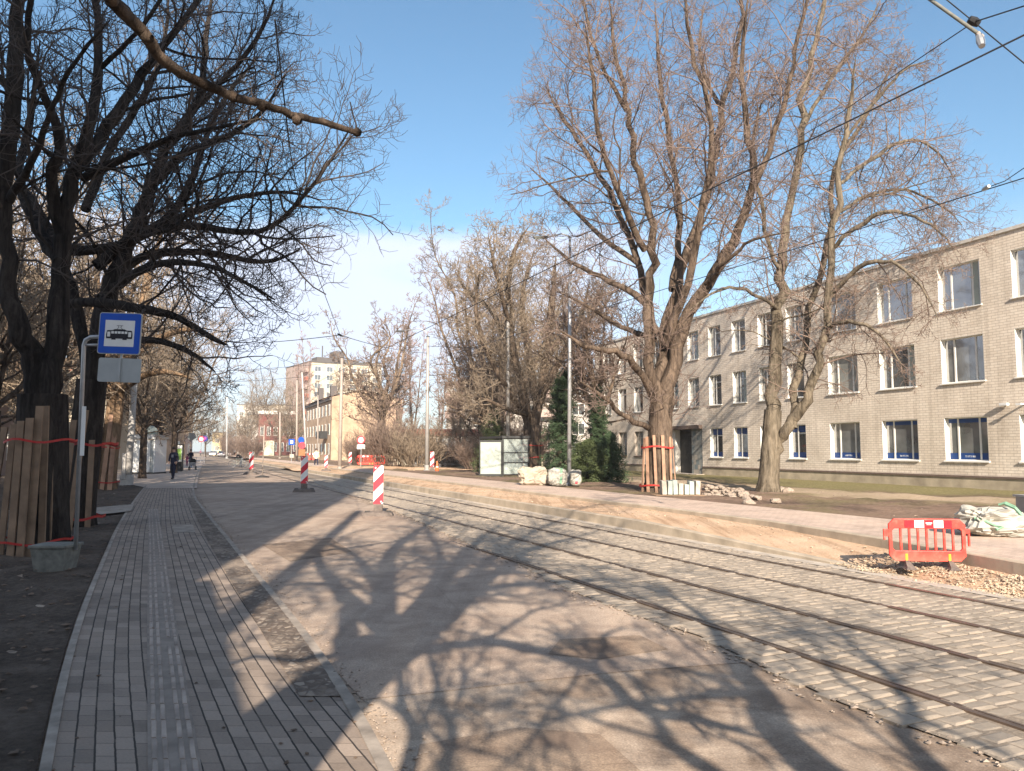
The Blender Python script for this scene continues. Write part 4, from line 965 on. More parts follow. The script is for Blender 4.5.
# ---- brown bushes
def bush(seed, base, r, h, n, label, tm, rmin=.012, name='bare_bush'):
    t = Tree(seed, dict(max=2, n=[6, 5], ratio=[.45, .5], rmin=rmin, wig=.14, trop=.03, ang=(15, 45), lift=.2, rk=.008, split=.02))
    R_ = t.r
    for k in range(n):
        a_ = R_.random() * 6.28; q = Vector((math.cos(a_), math.sin(a_), 0)) * r * .45 * R_.random() ** .5
        d = Vector((math.cos(a_) * R_.uniform(.1, .7), math.sin(a_) * R_.uniform(.1, .7), 1)).normalized()
        t.grow(q, d, h * R_.uniform(.65, 1.05), rmin * 1.6, 0)
    o = thing(name, base, label, 'bush', 'bare brown bushes')
    chains_mesh('stems', t.tr + t.tw, tm, o)
    return o
bA = bush(401, tuple(P(395, 466, 62))[:2] + (.1,), 3.2, 4.0, 150, 'widest brown bush beside the red barriers under the forked tree', 'twig_brown')
bush(402, tuple(P(418, 466, 60))[:2] + (.1,), 2.4, 3.4, 100, 'brown bush touching the double street-lamp pole', 'twig_olive')
for u, Y, sc, lb in [(362, 74, .7, 'small brown bush behind the round red sign'), (447, 64, .55, 'low bush in front of the parked car'), (505, 62, .8, 'brown bush behind the glass shelter'), (478, 58, .6, 'low bush left of the shelter advertisement')]:
    o = copy_tree(bA); q = P(u, 462, Y); o.location = (q.x, Y, .1); o.scale = (sc,) * 3; o.rotation_euler = (0, 0, u); o['label'] = lb
# ---- conifers
def conifer(seed, base, h, r, label, mat, dens=1.0, name='spruce_tree', top=1.0):
    R_ = random.Random(seed); o = thing(name, base, label, 'conifer', 'dark conifers by the far pavement')
    chains_mesh('trunk', [([(0, 0, -.05), (0, 0, h * .5), (0, 0, h * .97)], [.09, .05, .012], 7)], 'bark_dark', o)
    V = []; T = []
    n = int(420 * dens * h / 5)
    for k in range(n):
        z = h * (1 - math.sqrt(R_.random()) * .97) if top == 1 else h * R_.random()
        rr = r * ((1 - z / h) ** (.7 * top) + .05) * R_.uniform(.45, 1.25); a_ = R_.random() * 6.28
        p1 = Vector((math.cos(a_) * rr, math.sin(a_) * rr, z - rr * .12 + R_.uniform(-.05, .1)))
        p0 = Vector((0, 0, z + rr * .15)); m = 9
        for i in range(m):
            f = .3 + .7 * (i + R_.random()) / m; q = p0.lerp(p1, f)
            for _ in range(7):
                d = Vector((R_.gauss(0, 1), R_.gauss(0, 1), R_.gauss(0, .6) - .1)).normalized() * R_.uniform(.06, .15)
                s_ = d.orthogonal().normalized() * .015; q2 = q + Vector((R_.gauss(0, .05), R_.gauss(0, .05), R_.gauss(0, .05)))
                b = len(V); V += [tuple(q2 - s_), tuple(q2 + s_), tuple(q2 + d)]; T.append((b, b + 1, b + 2))
    quads_mesh('crown', np.array(V), np.array(T), mat, o, K=3)
    return o
def gb(u, Y, z=.2): q = P(u, 470, Y); return (q.x, Y, z)
conifer(1, gb(563, 37), P(563, 372, 37).z - .2, 1.15, 'tallest dark green spruce standing behind the two white bags', 'needles', 1.3, top=.75)
conifer(2, gb(598, 37), P(598, 388, 37).z - .2, .8, 'narrow dark conifer right of the lamp post, nearest the big maple', 'needles', 1.2, top=.6)
conifer(3, gb(494, 50), P(494, 402, 50).z - .2, 1.5, 'small green spruce behind the advertisement panel of the shelter', 'needles_lt', 1.1)
conifer(4, gb(588, 34), 1.9, 1.15, 'low yellowish-green conifer shrub right of the lamp post', 'needles_lt', 1.6, 'conifer_shrub', .6)
conifer(5, gb(610, 34.5), 2.2, .85, 'low dark conifer shrub at the foot of the narrow conifer', 'needles', 1.3, 'conifer_shrub', .55)

# ---- the tree behind the camera whose shadow lies on the road
YT = -3.0
def sh(u, v, dy=0.0):
    g = G(u, v); yt = YT + dy; k = g.y - yt
    return Vector((g.x - SHX * k, yt, k * .488))
PS = dict(max=3, n=[9, 7, 5], ratio=[.42, .52, .5], rmin=.0085, wig=.18, trop=.02, ang=(30, 70), lift=.05, rk=.015, Lref=3.2, Lcap=4.5, split=.03)
t = Tree(71, PS); hub = sh(398, 640); base = Vector((-.75, -3.2, 0))
t.trunk_flare(base, (-.72, -3.05, 2.6), .42, .36)
def sl_limb(lst, dens=1.7, t0=.2):
    pts = [sh(u, v, dy) for u, v, r_, dy in lst]; t.limb(pts, [r_ * .80 for _, _, r_, _ in lst], 0, dens, t0)
t.limb([(-.72, -3.05, 2.5), (-.62, -3, 3.6), tuple(hub)], [.36, .30, .27], 0, 0)
t.limb([(-.66, -3.05, 2.6), (-.35, -2.9, 3.5), tuple(sh(420, 630))], [.2, .12, .12], 0, 0)
t.limb([tuple(hub - Vector((0, 0, .5))), tuple(sh(370, 645)), tuple(sh(345, 640))], [.16, .15, .14], 0, 0)
sl_limb([(398, 640, .26, 0), (384, 600, .20, .1), (392, 552, .15, .2), (418, 530, .10, .3), (450, 512, .05, .5)])
sl_limb([(405, 636, .26, 0), (430, 598, .20, -.2), (456, 565, .15, -.3), (474, 543, .11, -.5), (500, 525, .05, -.6)])
sl_limb([(410, 636, .24, 0), (464, 592, .17, .3), (507, 564, .13, .6), (536, 548, .09, .8), (600, 530, .04, 1)])
sl_limb([(415, 640, .20, 0), (434, 626, .16, -.3), (487, 588, .11, -.8), (556, 582, .08, -1.2), (640, 578, .04, -1.5)])
sl_limb([(415, 646, .16, 0), (441, 645, .09, .5), (487, 641, .085, .8), (536, 650, .08, 1.1), (590, 666, .075, 1.4), (634, 704, .07, 1.6), (690, 716, .06, 1.8), (760, 735, .05, 2)], .7)
sl_limb([(588, 666, .05, 1.4), (602, 650, .04, 1.2), (603, 634, .035, 1), (625, 626, .02, .9)], .6)
sl_limb([(345, 640, .15, 0), (351, 602, .12, -.4), (332, 584, .08, -.8), (300, 583, .07, -1.2), (262, 588, .05, -1.6), (232, 600, .03, -1.8)])
sl_limb([(398, 638, .15, 0), (376, 580, .11, 1), (350, 552, .08, 1.6), (310, 536, .05, 2)], 1.2)
sl_limb([(430, 610, .14, 0), (500, 552, .08, -1), (560, 520, .05, -1.6), (640, 500, .03, -2)], 1.2)
sl_limb([(410, 620, .12, 0), (440, 560, .08, 1.2), (425, 520, .05, 1.8), (440, 500, .03, 2)], 1.2)
sl_limb([(345, 650, .07, 0), (300, 662, .05, .4), (260, 658, .04, .6), (225, 668, .035, .8), (185, 684, .02, 1)], .8)
t.limb([(-.45, -3.0, 1.6), sh(406, 766), sh(404, 705), sh(398, 650)], [.10, .055, .05, .05], 0, .5)
t.limb([(-.35, -2.95, 1.6), sh(445, 768), sh(440, 700), sh(425, 640)], [.09, .045, .04, .05], 0, .5)
# limb hanging into the top left of the view
t.limb([tuple(hub), (-1.2, -1.0, 5.6), (-1.9, 1.4, 5.5), P(92, -55, 3.9), P(113, 0, 4.3), P(143, 33, 4.5), P(165, 62, 4.7), P(192, 78, 4.9), P(232, 97, 5.1), P(262, 103, 5.3), P(292, 115, 5.5), P(322, 122, 5.7), P(357, 133, 5.9)],
       [.14, .10, .07, .044, .040, .038, .036, .034, .033, .030, .028, .026, .022], 0, 0, .9, 3)
for u, v, Y in ((147, 37, 4.5), (233, 96, 5.1), (297, 120, 5.5), (262, 106, 5.3), (357, 132, 5.9)):
    q = P(u, v, Y); t.tr.append(([tuple(q + Vector((-.03, 0, .0))), tuple(q), tuple(q + Vector((.03, 0, -.01)))], [.026, .040, .024], 7))
e0 = P(357, 133, 5.9); ed_ = (e0 - P(322, 122, 5.7)).normalized(); t.tr.append(([tuple(e0 - ed_ * .02), tuple(e0), tuple(e0 + ed_ * .006), tuple(e0 + ed_ * .007)], [.026, .030, .022, .001], 9))
q = P(357, 130, 5.9); t.grow(q, Vector((0, .1, 1)), .22, .008, 3)
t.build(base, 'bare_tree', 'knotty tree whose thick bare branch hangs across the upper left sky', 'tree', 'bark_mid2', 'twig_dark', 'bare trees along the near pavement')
# second shadow tree, to the right behind the camera
YT = -3.6
t = Tree(72, PS); base = Vector((3.1, -4.2, 0)); t.trunk_flare(base, (2.9, -3.9, 2.4), .3, .24)
t.limb([(2.9, -3.9, 2.3), sh(812, 760), sh(757, 690), sh(722, 646), sh(700, 618), sh(662, 590)], [.24, .13, .10, .08, .05, .02], 0, .8)
t.limb([(2.9, -3.9, 2.3), sh(700, 765), sh(660, 725), sh(640, 690), sh(600, 650)], [.14, .06, .04, .03, .02], 0, .7)
t.limb([(2.9, -3.9, 2.3), sh(930, 765), sh(900, 700), sh(860, 655), sh(800, 610)], [.14, .06, .04, .03, .02], 0, .7)
t.limb([sh(757, 690), sh(640, 700), sh(560, 715), sh(480, 735)], [.05, .035, .025, .015], 0, .7)
t.build(base, 'bare_tree', 'roadside tree seen only by its shade on the near right asphalt', 'tree', 'bark_dark', 'twig_dark', 'bare trees along the near pavement')
# lone pole behind the camera: its straight shadow crosses the road
g0 = G(300, 560); g1 = G(359, 511)
kk = (g1.y + 6.0); pp = Vector((g1.x - SHX * kk, -6.0, 0)); 
o = thing('wooden_pole', pp, 'timber pole seen only by its straight shadow across the road', 'pole')
mb = MB(); mb.tube([(0, 0, 0), (0, 0, kk * .488)], [.17, .13], 12); mb.build('shaft', 'wood_grey', o, True)
mb = MB(); mb.lathe([(.14, 0), (.145, .06), (.05, .10)], 12, (0, 0, kk * .488)); mb.build('cap', 'dark', o)
# ================================================================== street things
def at(u, v, z=0.0): return G(u, v, z)
def gp(u, Y, z=0.0): q = P(u, 450, Y); return Vector((q.x, Y, z))
# ---- tram stop sign
Y0 = 11.0
b = gp(61, Y0, .0); sc = Y0 / F
o = thing('tram_stop_sign', b, 'blue tram stop sign on a bent galvanised pole standing in a concrete box', 'road sign')
mb = MB(); mb.add([(-.20, -.17, .0), (.20, -.17, 0), (.20, .17, 0), (-.20, .17, 0), (-.245, -.21, .34), (.245, -.21, .34), (.245, .21, .34), (-.245, .21, .34)], [(3, 2, 1, 0), (4, 5, 6, 7), (0, 1, 5, 4), (1, 2, 6, 5), (2, 3, 7, 6), (3, 0, 4, 7)])
mb.box(-.265, .265, -.23, .23, .34, .385); mb.build('base_box', 'box_dark', o, bevel=.01)
px0 = P(76, 540, Y0) - b; px1 = P(84, 345, Y0) - b; tp = P(87, 335, Y0) - b; ar = P(100, 331, Y0) - b
pl = MB(); pl.tube([(px0.x, 0, .3), (px1.x, 0, px1.z), (px1.x + .02, 0, px1.z + .07), (px1.x + .09, 0, px1.z + .115), (ar.x + .25, 0, px1.z + .125)], .030, 12); pl.build('pole', 'galv', o, True)
mb = MB(); mb.tube([(px1.x, 0, px1.z + .0), (px1.x + .26, 0, px1.z + .0)], .02, 10); mb.build('brace', 'galv', o, True)
mb = MB(); mb.box(px0.x + .02, px0.x + .075, -.045, -.03, 1.62, 2.32)
mb.build('timetable_plate', 'white', o)
c0 = P(121.5, 334, Y0) - b; W_ = .305; Hh = .30
def rrect(w, h, r, n=5):
    out = []
    for cx, cz, a0 in ((w - r, h - r, 0), (-w + r, h - r, 90), (-w + r, -h + r, 180), (w - r, -h + r, 270)):
        for k in range(n + 1):
            a_ = R(a0 + 90 * k / n); out.append((cx + r * math.cos(a_), cz + r * math.sin(a_)))
    return out
yy = -.05
rm = Matrix.Rotation(R(-2), 4, 'Y')
sp = thing_part = bpy.data.objects.new('sign_panel', None)
mb = MB(); mb.prism([(x, z) for x, z in rrect(W_, Hh, .035)], yy, yy + .02); spn = mb.build('sign_panel', 'signgrey', o); spn.location = c0; spn.rotation_euler = (0, R(2), 0)
bpy.data.objects.remove(sp)
mb = MB(); mb.prism(rrect(W_ - .012, Hh - .012, .028), yy - .004, yy - .001); mb.build('blue_face', 'blue', spn)
mb = MB(); mb.prism(rrect(.212, .19, .006), yy - .007, yy - .005); mb.build('white_field', 'white', spn)
mb = MB(); y1, y2 = yy - .011, yy - .0085
mb.prism([(-.185, -.075), (-.19, -.02), (-.18, .035), (-.17, .042), (-.10, .045), (-.07, .06), (.07, .06), (.10, .045), (.17, .042), (.18, .035), (.19, -.02), (.185, -.075)], y1, y2)
mb.prism([(-.11, -.092), (-.05, -.092), (-.05, -.075), (-.11, -.075)], y1, y2); mb.prism([(.05, -.092), (.11, -.092), (.11, -.075), (.05, -.075)], y1, y2)
for a_, b_ in (((-.04, .06), (-.012, .088)), ((.04, .06), (.012, .088)), ((-.012, .088), (-.03, .112)), ((.012, .088), (.03, .112)), ((-.045, .112), (.045, .112))):
    mb.bar((a_[0], (y1 + y2) / 2, a_[1]), (b_[0], (y1 + y2) / 2, b_[1]), .005, .0025, (0, 1, 0))
mb.build('tram_symbol', 'black', spn)
mb = MB()
for k in range(5): mb.box(-.115 + k * .048, -.077 + k * .048, y1 - .003, y1 - .001, -.005, .028)
mb.box(-.172, -.13, y1 - .003, y1 - .001, -.05, .02); mb.box(.13, .172, y1 - .003, y1 - .001, -.05, .02)
mb.build('symbol_windows', 'white', spn)
c1 = P(121, 370.5, Y0) - b
mb = MB(); mb.prism(rrect(.305, .172, .03), yy, yy + .015); mb.box(-.022, .022, yy - .02, yy - .001, -.165, .165)
mb.tube([(0, yy + .03, -.1), (0, yy + .03, .5)], .018, 8)
q = mb.build('lower_panel', 'signgrey', o); q.location = c1; q.rotation_euler = (0, R(2), 0)

# ---- plank guards round trunks
def guard(base, r0, r1, h, planks, label, mat, group='plank guards tied round tree trunks', tapes=(.15, .8), w=.12, rz=0, taper=None):
    """planks: list of (angle deg, height, lean deg)"""
    o = thing('tree_guard', base, label, 'tree guard', group, rz)
    for a_, hh, ln in planks:
        a_ = R(a_); mb = MB(); c, s_ = math.cos(a_), math.sin(a_)
        p0 = Vector((c * r0, s_ * r0, -.02)); tang = Vector((-s_, c, 0))
        p1 = Vector((c * r1, s_ * r1, 0)) + tang * math.tan(R(ln)) * hh; p1.z = hh
        mb.bar(p0, p1, w * rng.uniform(.85, 1.1), .03, (c, s_, 0)); mb.build('plank', mat if rng.random() < .7 else 'wood', o)
    for tz in tapes:
        mb = MB(); rr = r0 + (r1 - r0) * tz + .035; n = 22; V = []
        for k in range(n):
            a_ = 2 * math.pi * k / n; zc = tz * h + .03 * math.sin(3 * a_ + tz * 9)
            for dr, dz in ((0, -.025), (.006, -.025), (.006, .025), (0, .025)): V.append(((rr + dr) * math.cos(a_), (rr + dr) * math.sin(a_), zc + dz))
        mb.add(V, [(k * 4 + j, ((k + 1) % n) * 4 + j, ((k + 1) % n) * 4 + (j + 1) % 4, k * 4 + (j + 1) % 4) for k in range(n) for j in range(4)])
        mb.build('tape', 'tape', o)
    return o
gb1 = gp(34, 12.9)
o = thing('tree_guard', gb1, 'row of seven tall weathered planks tied round the huge dark trunk at the left edge', 'tree guard', 'plank guards tied round tree trunks')
for u0, v0, u1, v1, w_ in ((0, 556, 14, 424, .10), (10, 556, 21, 421, .115), (20, 554, 30, 418, .12), (29, 556, 40, 406, .12), (41, 560, 46, 406, .11), (-16, 558, 5, 427, .10), (48, 552, 53, 410, .09)):
    i = (u0 + 16) / 66; yy_ = 12.95 - .66 * math.sin(math.pi * min(1, max(0, .15 + .75 * i)))
    p0 = P(u0, v0, yy_) - gb1; p1 = P(u1, v1, yy_ + .14) - gb1; p0.z = -.02
    mb = MB(); mb.bar(p0, p1, w_, .03, (0, -1, 0)); mb.build('plank', 'wood_grey', o)
for tz in (.22, 1.85):
    mb = MB(); n = 28
    ring = [Vector(((.60 - .04 * tz) * math.cos(2 * math.pi * k / n) + .05 + .04 * tz, (.70 - .03 * tz) * math.sin(2 * math.pi * k / n) + .05, tz + .03 * math.sin(k))) for k in range(n + 1)]
    for k in range(n): mb.bar(ring[k], ring[k + 1], .006, .035, (0, 0, 1))
    mb.build('tape', 'tape', o)
gb2 = gp(76, 16.6); o = thing('tree_guard', gb2, 'pair of leaning planks with red tape behind the sign pole, round the right-leaning dark trunk', 'tree guard', 'plank guards tied round tree trunks')
for u0, v0, u1, v1, dy in ((61, 516, 74, 420, -.45), (69, 518, 86, 410, -.50), (88, 515, 92, 440, .2)):
    p0 = P(u0, v0, 16.6 + dy) - gb2; p1 = P(u1, v1, 16.6 + dy + .1) - gb2; p0.z = -.02
    mb = MB(); mb.bar(p0, p1, .12, .03, (0, -1, 0)); mb.build('plank', 'wood_grey', o)
for tz in (.25, 1.82):
    mb = MB(); n = 28; ring = [Vector((.42 * math.cos(2 * math.pi * k / n) + .14 * tz, .55 * math.sin(2 * math.pi * k / n) + .3, tz + .03 * math.sin(k))) for k in range(n + 1)]
    for k in range(n): mb.bar(ring[k], ring[k + 1], .006, .05, (0, 0, 1))
    mb.build('tape', 'tape', o)
guard(b3 + Vector((0, 0, 0)), .55, .44, 2.9, [(250, 3.0, 2), (285, 3.2, 4), (315, 3.0, 3), (200, 2.6, 0), (80, 2.8, 0)], 'plank guard with two red tapes round the sunlit orange-brown trunk', 'wood', w=.18, tapes=(.12, .62))
bm_ = P(658, 490, 26.5); bm_.z = .2
guard(bm_, .62, .50, 2.0, [(228, 1.95, -3), (255, 2.0, -2), (280, 2.0, 0), (305, 1.95, 3), (200, 1.9, 0), (345, 1.9, 0), (90, 1.9, 0)], 'plank guard with two red tapes round the tallest maple before the brick building', 'wood', w=.10)
guard(Vector((P(531, 478, 47.5).x, 47.5, .2)), .80, .72, 2.1, [(230, 1.9, 0), (270, 2.0, 0), (310, 1.9, 0), (350, 1.9, 0)], 'plank guard with red tapes round the stout trunk right of the shelter', 'wood_grey', w=.12, tapes=(.2, .5, .85))

# ---- poles and lamps
def pole(u, Y, vtop, r0, r1, label, mat='pole', name='catenary_pole', z=.0, utop=None, group='overhead line poles', collar=True, vbase=None):
    bq = gp(u, Y, z); tq = P(utop if utop is not None else u, vtop, Y) - bq
    o = thing(name, bq, label, 'pole', group)
    mb = MB(); mb.tube([(0, 0, -.05), (tq.x * .5, 0, tq.z * .5), tuple(tq)], [r0, (r0 + r1) / 2, r1], 12); mb.build('shaft', mat, o, True)
    if collar:
        mb = MB(); mb.lathe([(r0 * 1.7, 0), (r0 * 1.7, .10), (r0 * 1.25, .16), (r0 * 1.2, .45), (r0 * 1.02, .47)], 12); mb.build('foot_collar', mat, o)
        mb = MB(); mb.tube([tuple(tq), tuple(tq + Vector((0, 0, .05)))], r1 * 1.25, 10); mb.build('cap', 'dark', o)
    return o, tq
o, tq = pole(569, 31, 238, .085, .055, 'tall grey street lamp in front of the conifers, its arm reaching left', 'galv', 'street_lamp', .25, 570, 'street lamps on the far pavement')
o['category'] = 'street lamp'
a0 = tq; a1 = P(540, 237, 31) - gp(569, 31, .25)
mb = MB(); mb.tube([tuple(a0), tuple(a0 + Vector((-.10, 0, .10))), tuple(a0 + Vector((-.35, 0, .18))), (a1.x + .3, 0, a1.z - .02)], [.04, .035, .03, .028], 8); mb.build('arm', 'galv', o, True)
mb = MB(); mb.box(a1.x - .28, a1.x + .32, -.09, .09, a1.z - .06, a1.z + .04); lh = mb.build('lamp_head', 'dark', o, bevel=.02)
mb = MB(); mb.box(a1.x - .22, a1.x + .10, -.07, .07, a1.z - .075, a1.z - .062); mb.build('lens', 'offwhite', lh)
pole(508, 46, 305, .115, .09, 'light grey pole rising from behind the glass tram shelter', 'pole', z=.2)
o, tq = pole(427, 53, 337, .14, .10, 'grey pole with a curved lamp arm, red and white beacon at its foot', 'pole', z=.2, utop=428)
mb = MB(); mb.tube([tuple(tq), tuple(tq + Vector((-.1, 0, .35))), tuple(tq + Vector((-.6, 0, .6))), tuple(tq + Vector((-1.7, 0, .45)))], [.05, .04, .035, .03], 8); mb.build('arm', 'galv', o, True)
mb = MB(); mb.box(tq.x - 2.2, tq.x - 1.65, -.12, .12, tq.z + .36, tq.z + .46); mb.build('lamp_head', 'dark', o)
pole(340, 58, 358, .15, .10, 'brownish pole standing on the rubble right of the pedestrians, before the tan house', 'pole_brown', z=.0, utop=342)
pole(297, 92, 380, .14, .10, 'thin far pole left of the blue and pink signs', 'pole_brown')
pole(307, 84, 372, .12, .08, 'whitish pole just right of the blue and pink signs, leaning slightly left', 'concrete_pole', utop=302)
pole(280, 130, 412, .17, .12, 'far pole in front of the dark red wooden house', 'pole_brown')
pole(227, 150, 397, .18, .12, 'far pale pole beside the small yellow house', 'concrete_pole')
pole(318, 100, 395, .10, .07, 'thin far pole before the windows of the tan house', 'pole_brown')
o, tq = pole(129, 37, 345, .17, .13, 'pale concrete pole between the plank-wrapped orange trunk and the white kiosk', 'concrete_pole', utop=137, collar=False)
mb = MB(); mb.box(-.20, -.02, -.26, -.16, .3, 1.55); mb.box(-.30, .2, -.2, .2, 0, .5); mb.build('cabinet', 'concrete_pole', o, bevel=.02)
pole(98.5, 34, 421, .05, .045, 'short thin white post standing between the two dark trunks and the orange trunk', 'concrete_pole', 'post', collar=False, group='thin posts')
# thin post with a rubber foot
bq = gp(263, 48); o = thing('marker_post', bq, 'thin dark post on a rubber foot standing in the middle of the road', 'post', 'thin posts')
mb = MB(); mb.tube([(0, 0, .05), (.05, 0, 3.25)], .035, 8); mb.build('shaft', 'pole_brown', o, True)
mb = MB(); mb.lathe([(.42, 0), (.42, .05), (.16, .12), (.08, .14)], 14); mb.build('foot', 'rubber', o)

# ---- beacons
def beacon():
    o = thing('traffic_beacon', (0, 0, 0), '', 'traffic beacon', 'red and white striped beacons')
    mb = MB(); mb.prism([(x, z + .80) for x, z in rrect(.125, .50, .02, 3)], -.028, .028); mb.build('striped_panel', 'stripes', o)
    mb = MB()
    mb.add([(-.40, -.20, 0), (.40, -.20, 0), (.40, .20, 0), (-.40, .20, 0), (-.36, -.17, .09), (.36, -.17, .09), (.36, .17, .09), (-.36, .17, .09), (-.14, -.07, .13), (.14, -.07, .13), (.14, .07, .13), (-.14, .07, .13)],
           [(3, 2, 1, 0), (0, 1, 5, 4), (1, 2, 6, 5), (2, 3, 7, 6), (3, 0, 4, 7), (4, 5, 9, 8), (5, 6, 10, 9), (6, 7, 11, 10), (7, 4, 8, 11), (8, 9, 10, 11)])
    mb.box(-.115, .115, -.045, .045, .12, .31); mb.build('foot', 'rubber_dusty', o)
    mb = MB(); mb.box(-.34, -.20, -.03, .03, .09, .135); mb.box(.20, .34, -.03, .03, .09, .135); mb.build('foot_handle', 'rubber', o)
    for bx, bz in ((-.075, 1.24), (.075, .37)):
        mb = MB(); mb.tube([(bx, -.036, bz), (bx, -.026, bz)], .022, 10); mb.build('bolt', 'white', o)
    return o
B0 = beacon(); B0.location = G(378, 516); B0['label'] = 'nearest red and white beacon, standing at the edge between asphalt and setts'; B0.rotation_euler = (0, 0, R(4))
for (u, v), s_, rz, lb in (((304, 492), 1.12, 14, 'second nearest beacon, darker with its back in shade, left of the thin foreground one'), ((251, 474.5), 1.2, -8, 'beacon in the middle of the road beside the thin post on a rubber foot'),
                     ((326, 471), .85, 10, 'small far beacon between the pedestrians and the brownish pole'), ((350, 466), 1.0, 22, 'far beacon just left of the red barriers'), ((432, 471.5), 1.05, 8, 'beacon at the foot of the pole with the curved lamp arm')):
    o = copy_tree(B0); o.location = G(u, v, .22 if u in (432, 326, 350) else 0); o.scale = (s_,) * 3; o.rotation_euler = (0, 0, R(rz)); o['label'] = lb
# cone
o = thing('traffic_cone', G(437, 472, .2), 'orange cone beside the beacon at the double-armed pole', 'traffic cone')
mb = MB(); mb.lathe([(.14, .03), (.10, .30), (.04, .72), (.03, .74)], 14); mb.build('cone', 'orange', o, True)
mb = MB(); mb.box(-.24, .24, -.24, .24, 0, .035); mb.build('base', 'orange', o)
mb = MB(); mb.lathe([(.098, .32), (.073, .48)], 14); mb.build('white_band', 'white', o)

# ---- red plastic barrier
def barrier():
    o = thing('road_barrier', (0, 0, 0), '', 'barrier', 'red plastic pedestrian barriers')
    w, z0, z1 = .615, .11, .80
    mb = MB(); c = .09
    # outer frame: a chamfered ring round the slots
    outer = [(-w + c, z0), (w - c, z0), (w, z0 + c), (w, z1 - c), (w - c, z1), (-w + c, z1), (-w, z1 - c), (-w, z0 + c)]
    iw, iz0, iz1 = w - .055, z0 + .17, z1 - .16
    cc = .035; inner = [(-iw + cc, iz0), (iw - cc, iz0), (iw, iz0 + cc), (iw, iz1 - cc), (iw - cc, iz1), (-iw + cc, iz1), (-iw, iz1 - cc), (-iw, iz0 + cc)]
    V = []
    for ya in (-.025, .025):
        V += [(x, ya, z) for x, z in outer] + [(x, ya, z) for x, z in inner]
    f = []
    for k in range(8):
        k2 = (k + 1) % 8
        f += [(k, k2, 8 + k2, 8 + k), (16 + k2, 16 + k, 24 + k, 24 + k2), (k2, k, 16 + k, 16 + k2), (8 + k, 8 + k2, 24 + k2, 24 + k)]
    mb.add(V, f)
    for k in range(1, 8):
        x = -iw + 2 * iw * k / 8; mb.box(x - .018, x + .018, -.018, .018, iz0 - .01, iz1 + .01)
    mb.box(-w - .085, -w + .01, -.02, .02, z0 + .40, z0 + .52); mb.box(-w - .085, -w - .055, -.02, .02, z0 + .34, z0 + .40)
    mb.box(w - .01, w + .075, -.02, .02, z0 + .45, z0 + .53); mb.box(w + .045, w + .075, -.02, .02, z0 + .25, z0 + .45)
    mb.build('lattice_panel', 'redplastic', o, bevel=.006)
    for x0, x1, m_ in ((-.36, -.205, 'darkred'), (-.20, -.045, 'white'), (-.04, .105, 'darkred'), (.11, .265, 'white'), (.27, .40, 'darkred')):
        mb = MB(); mb.box(x0, x1, -.031, -.0265, z1 - .145, z1 - .025); mb.build('reflective_strip', m_, o)
    mb = MB(); mb.box(-.02, .085, -.035, -.0325, z1 - .075, z1 - .058)
    for k in range(5): mb.box(-.005 + k * .016, .004 + k * .016, -.035, -.0325, z1 - .10, z1 - .085)
    mb.build('maker_mark', 'white', o)
    for x in (-.345, .345):
        mb = MB(); mb.box(x - .018, x + .018, -.033, -.0265, z0 - .0, z0 + .12); mb.build('yellow_tab', 'yellow', o)
        mb = MB(); mb.add([(x - .09, -.26, 0), (x + .09, -.26, 0), (x + .09, .26, 0), (x - .09, .26, 0), (x - .03, -.05, .125), (x + .03, -.05, .125), (x + .03, .05, .125), (x - .03, .05, .125), (x - .06, -.2, .035), (x + .06, -.2, .035), (x + .06, .2, .035), (x - .06, .2, .035)],
            [(3, 2, 1, 0), (0, 1, 9, 8), (1, 2, 10, 9), (2, 3, 11, 10), (3, 0, 8, 11), (8, 9, 5, 4), (9, 10, 6, 5), (10, 11, 7, 6), (11, 8, 4, 7), (4, 5, 6, 7)])
        mb.build('foot', 'rubber_dusty', o)
    return o
R0 = barrier(); zb = .1
for _ in range(6): q_ = G(928, 568, zb); s_, l_ = sl(q_); zb = sandzL(s_, l_) + .03
R0.location = q_; R0.scale = (.80, .80, .82); R0.rotation_euler = (0, 0, R(-6)); R0['label'] = 'large red slatted barrier with white panels standing on gravel in the right foreground'
for (u, v), rz, s_, lb in (((365, 466), 15, 1.25, 'far red barrier, leftmost of the pair beside the brown bush'), ((377, 466), -10, 1.25, 'far red barrier with white panels, right one of the pair beside the brown bush'), ((311, 461), 10, 1.3, 'far red barrier behind the second beacon, left of the pedestrians')):
    o = copy_tree(R0); o.location = G(u, v, .22); o.rotation_euler = (0, 0, R(rz)); o.scale = (s_,) * 3; o['label'] = lb

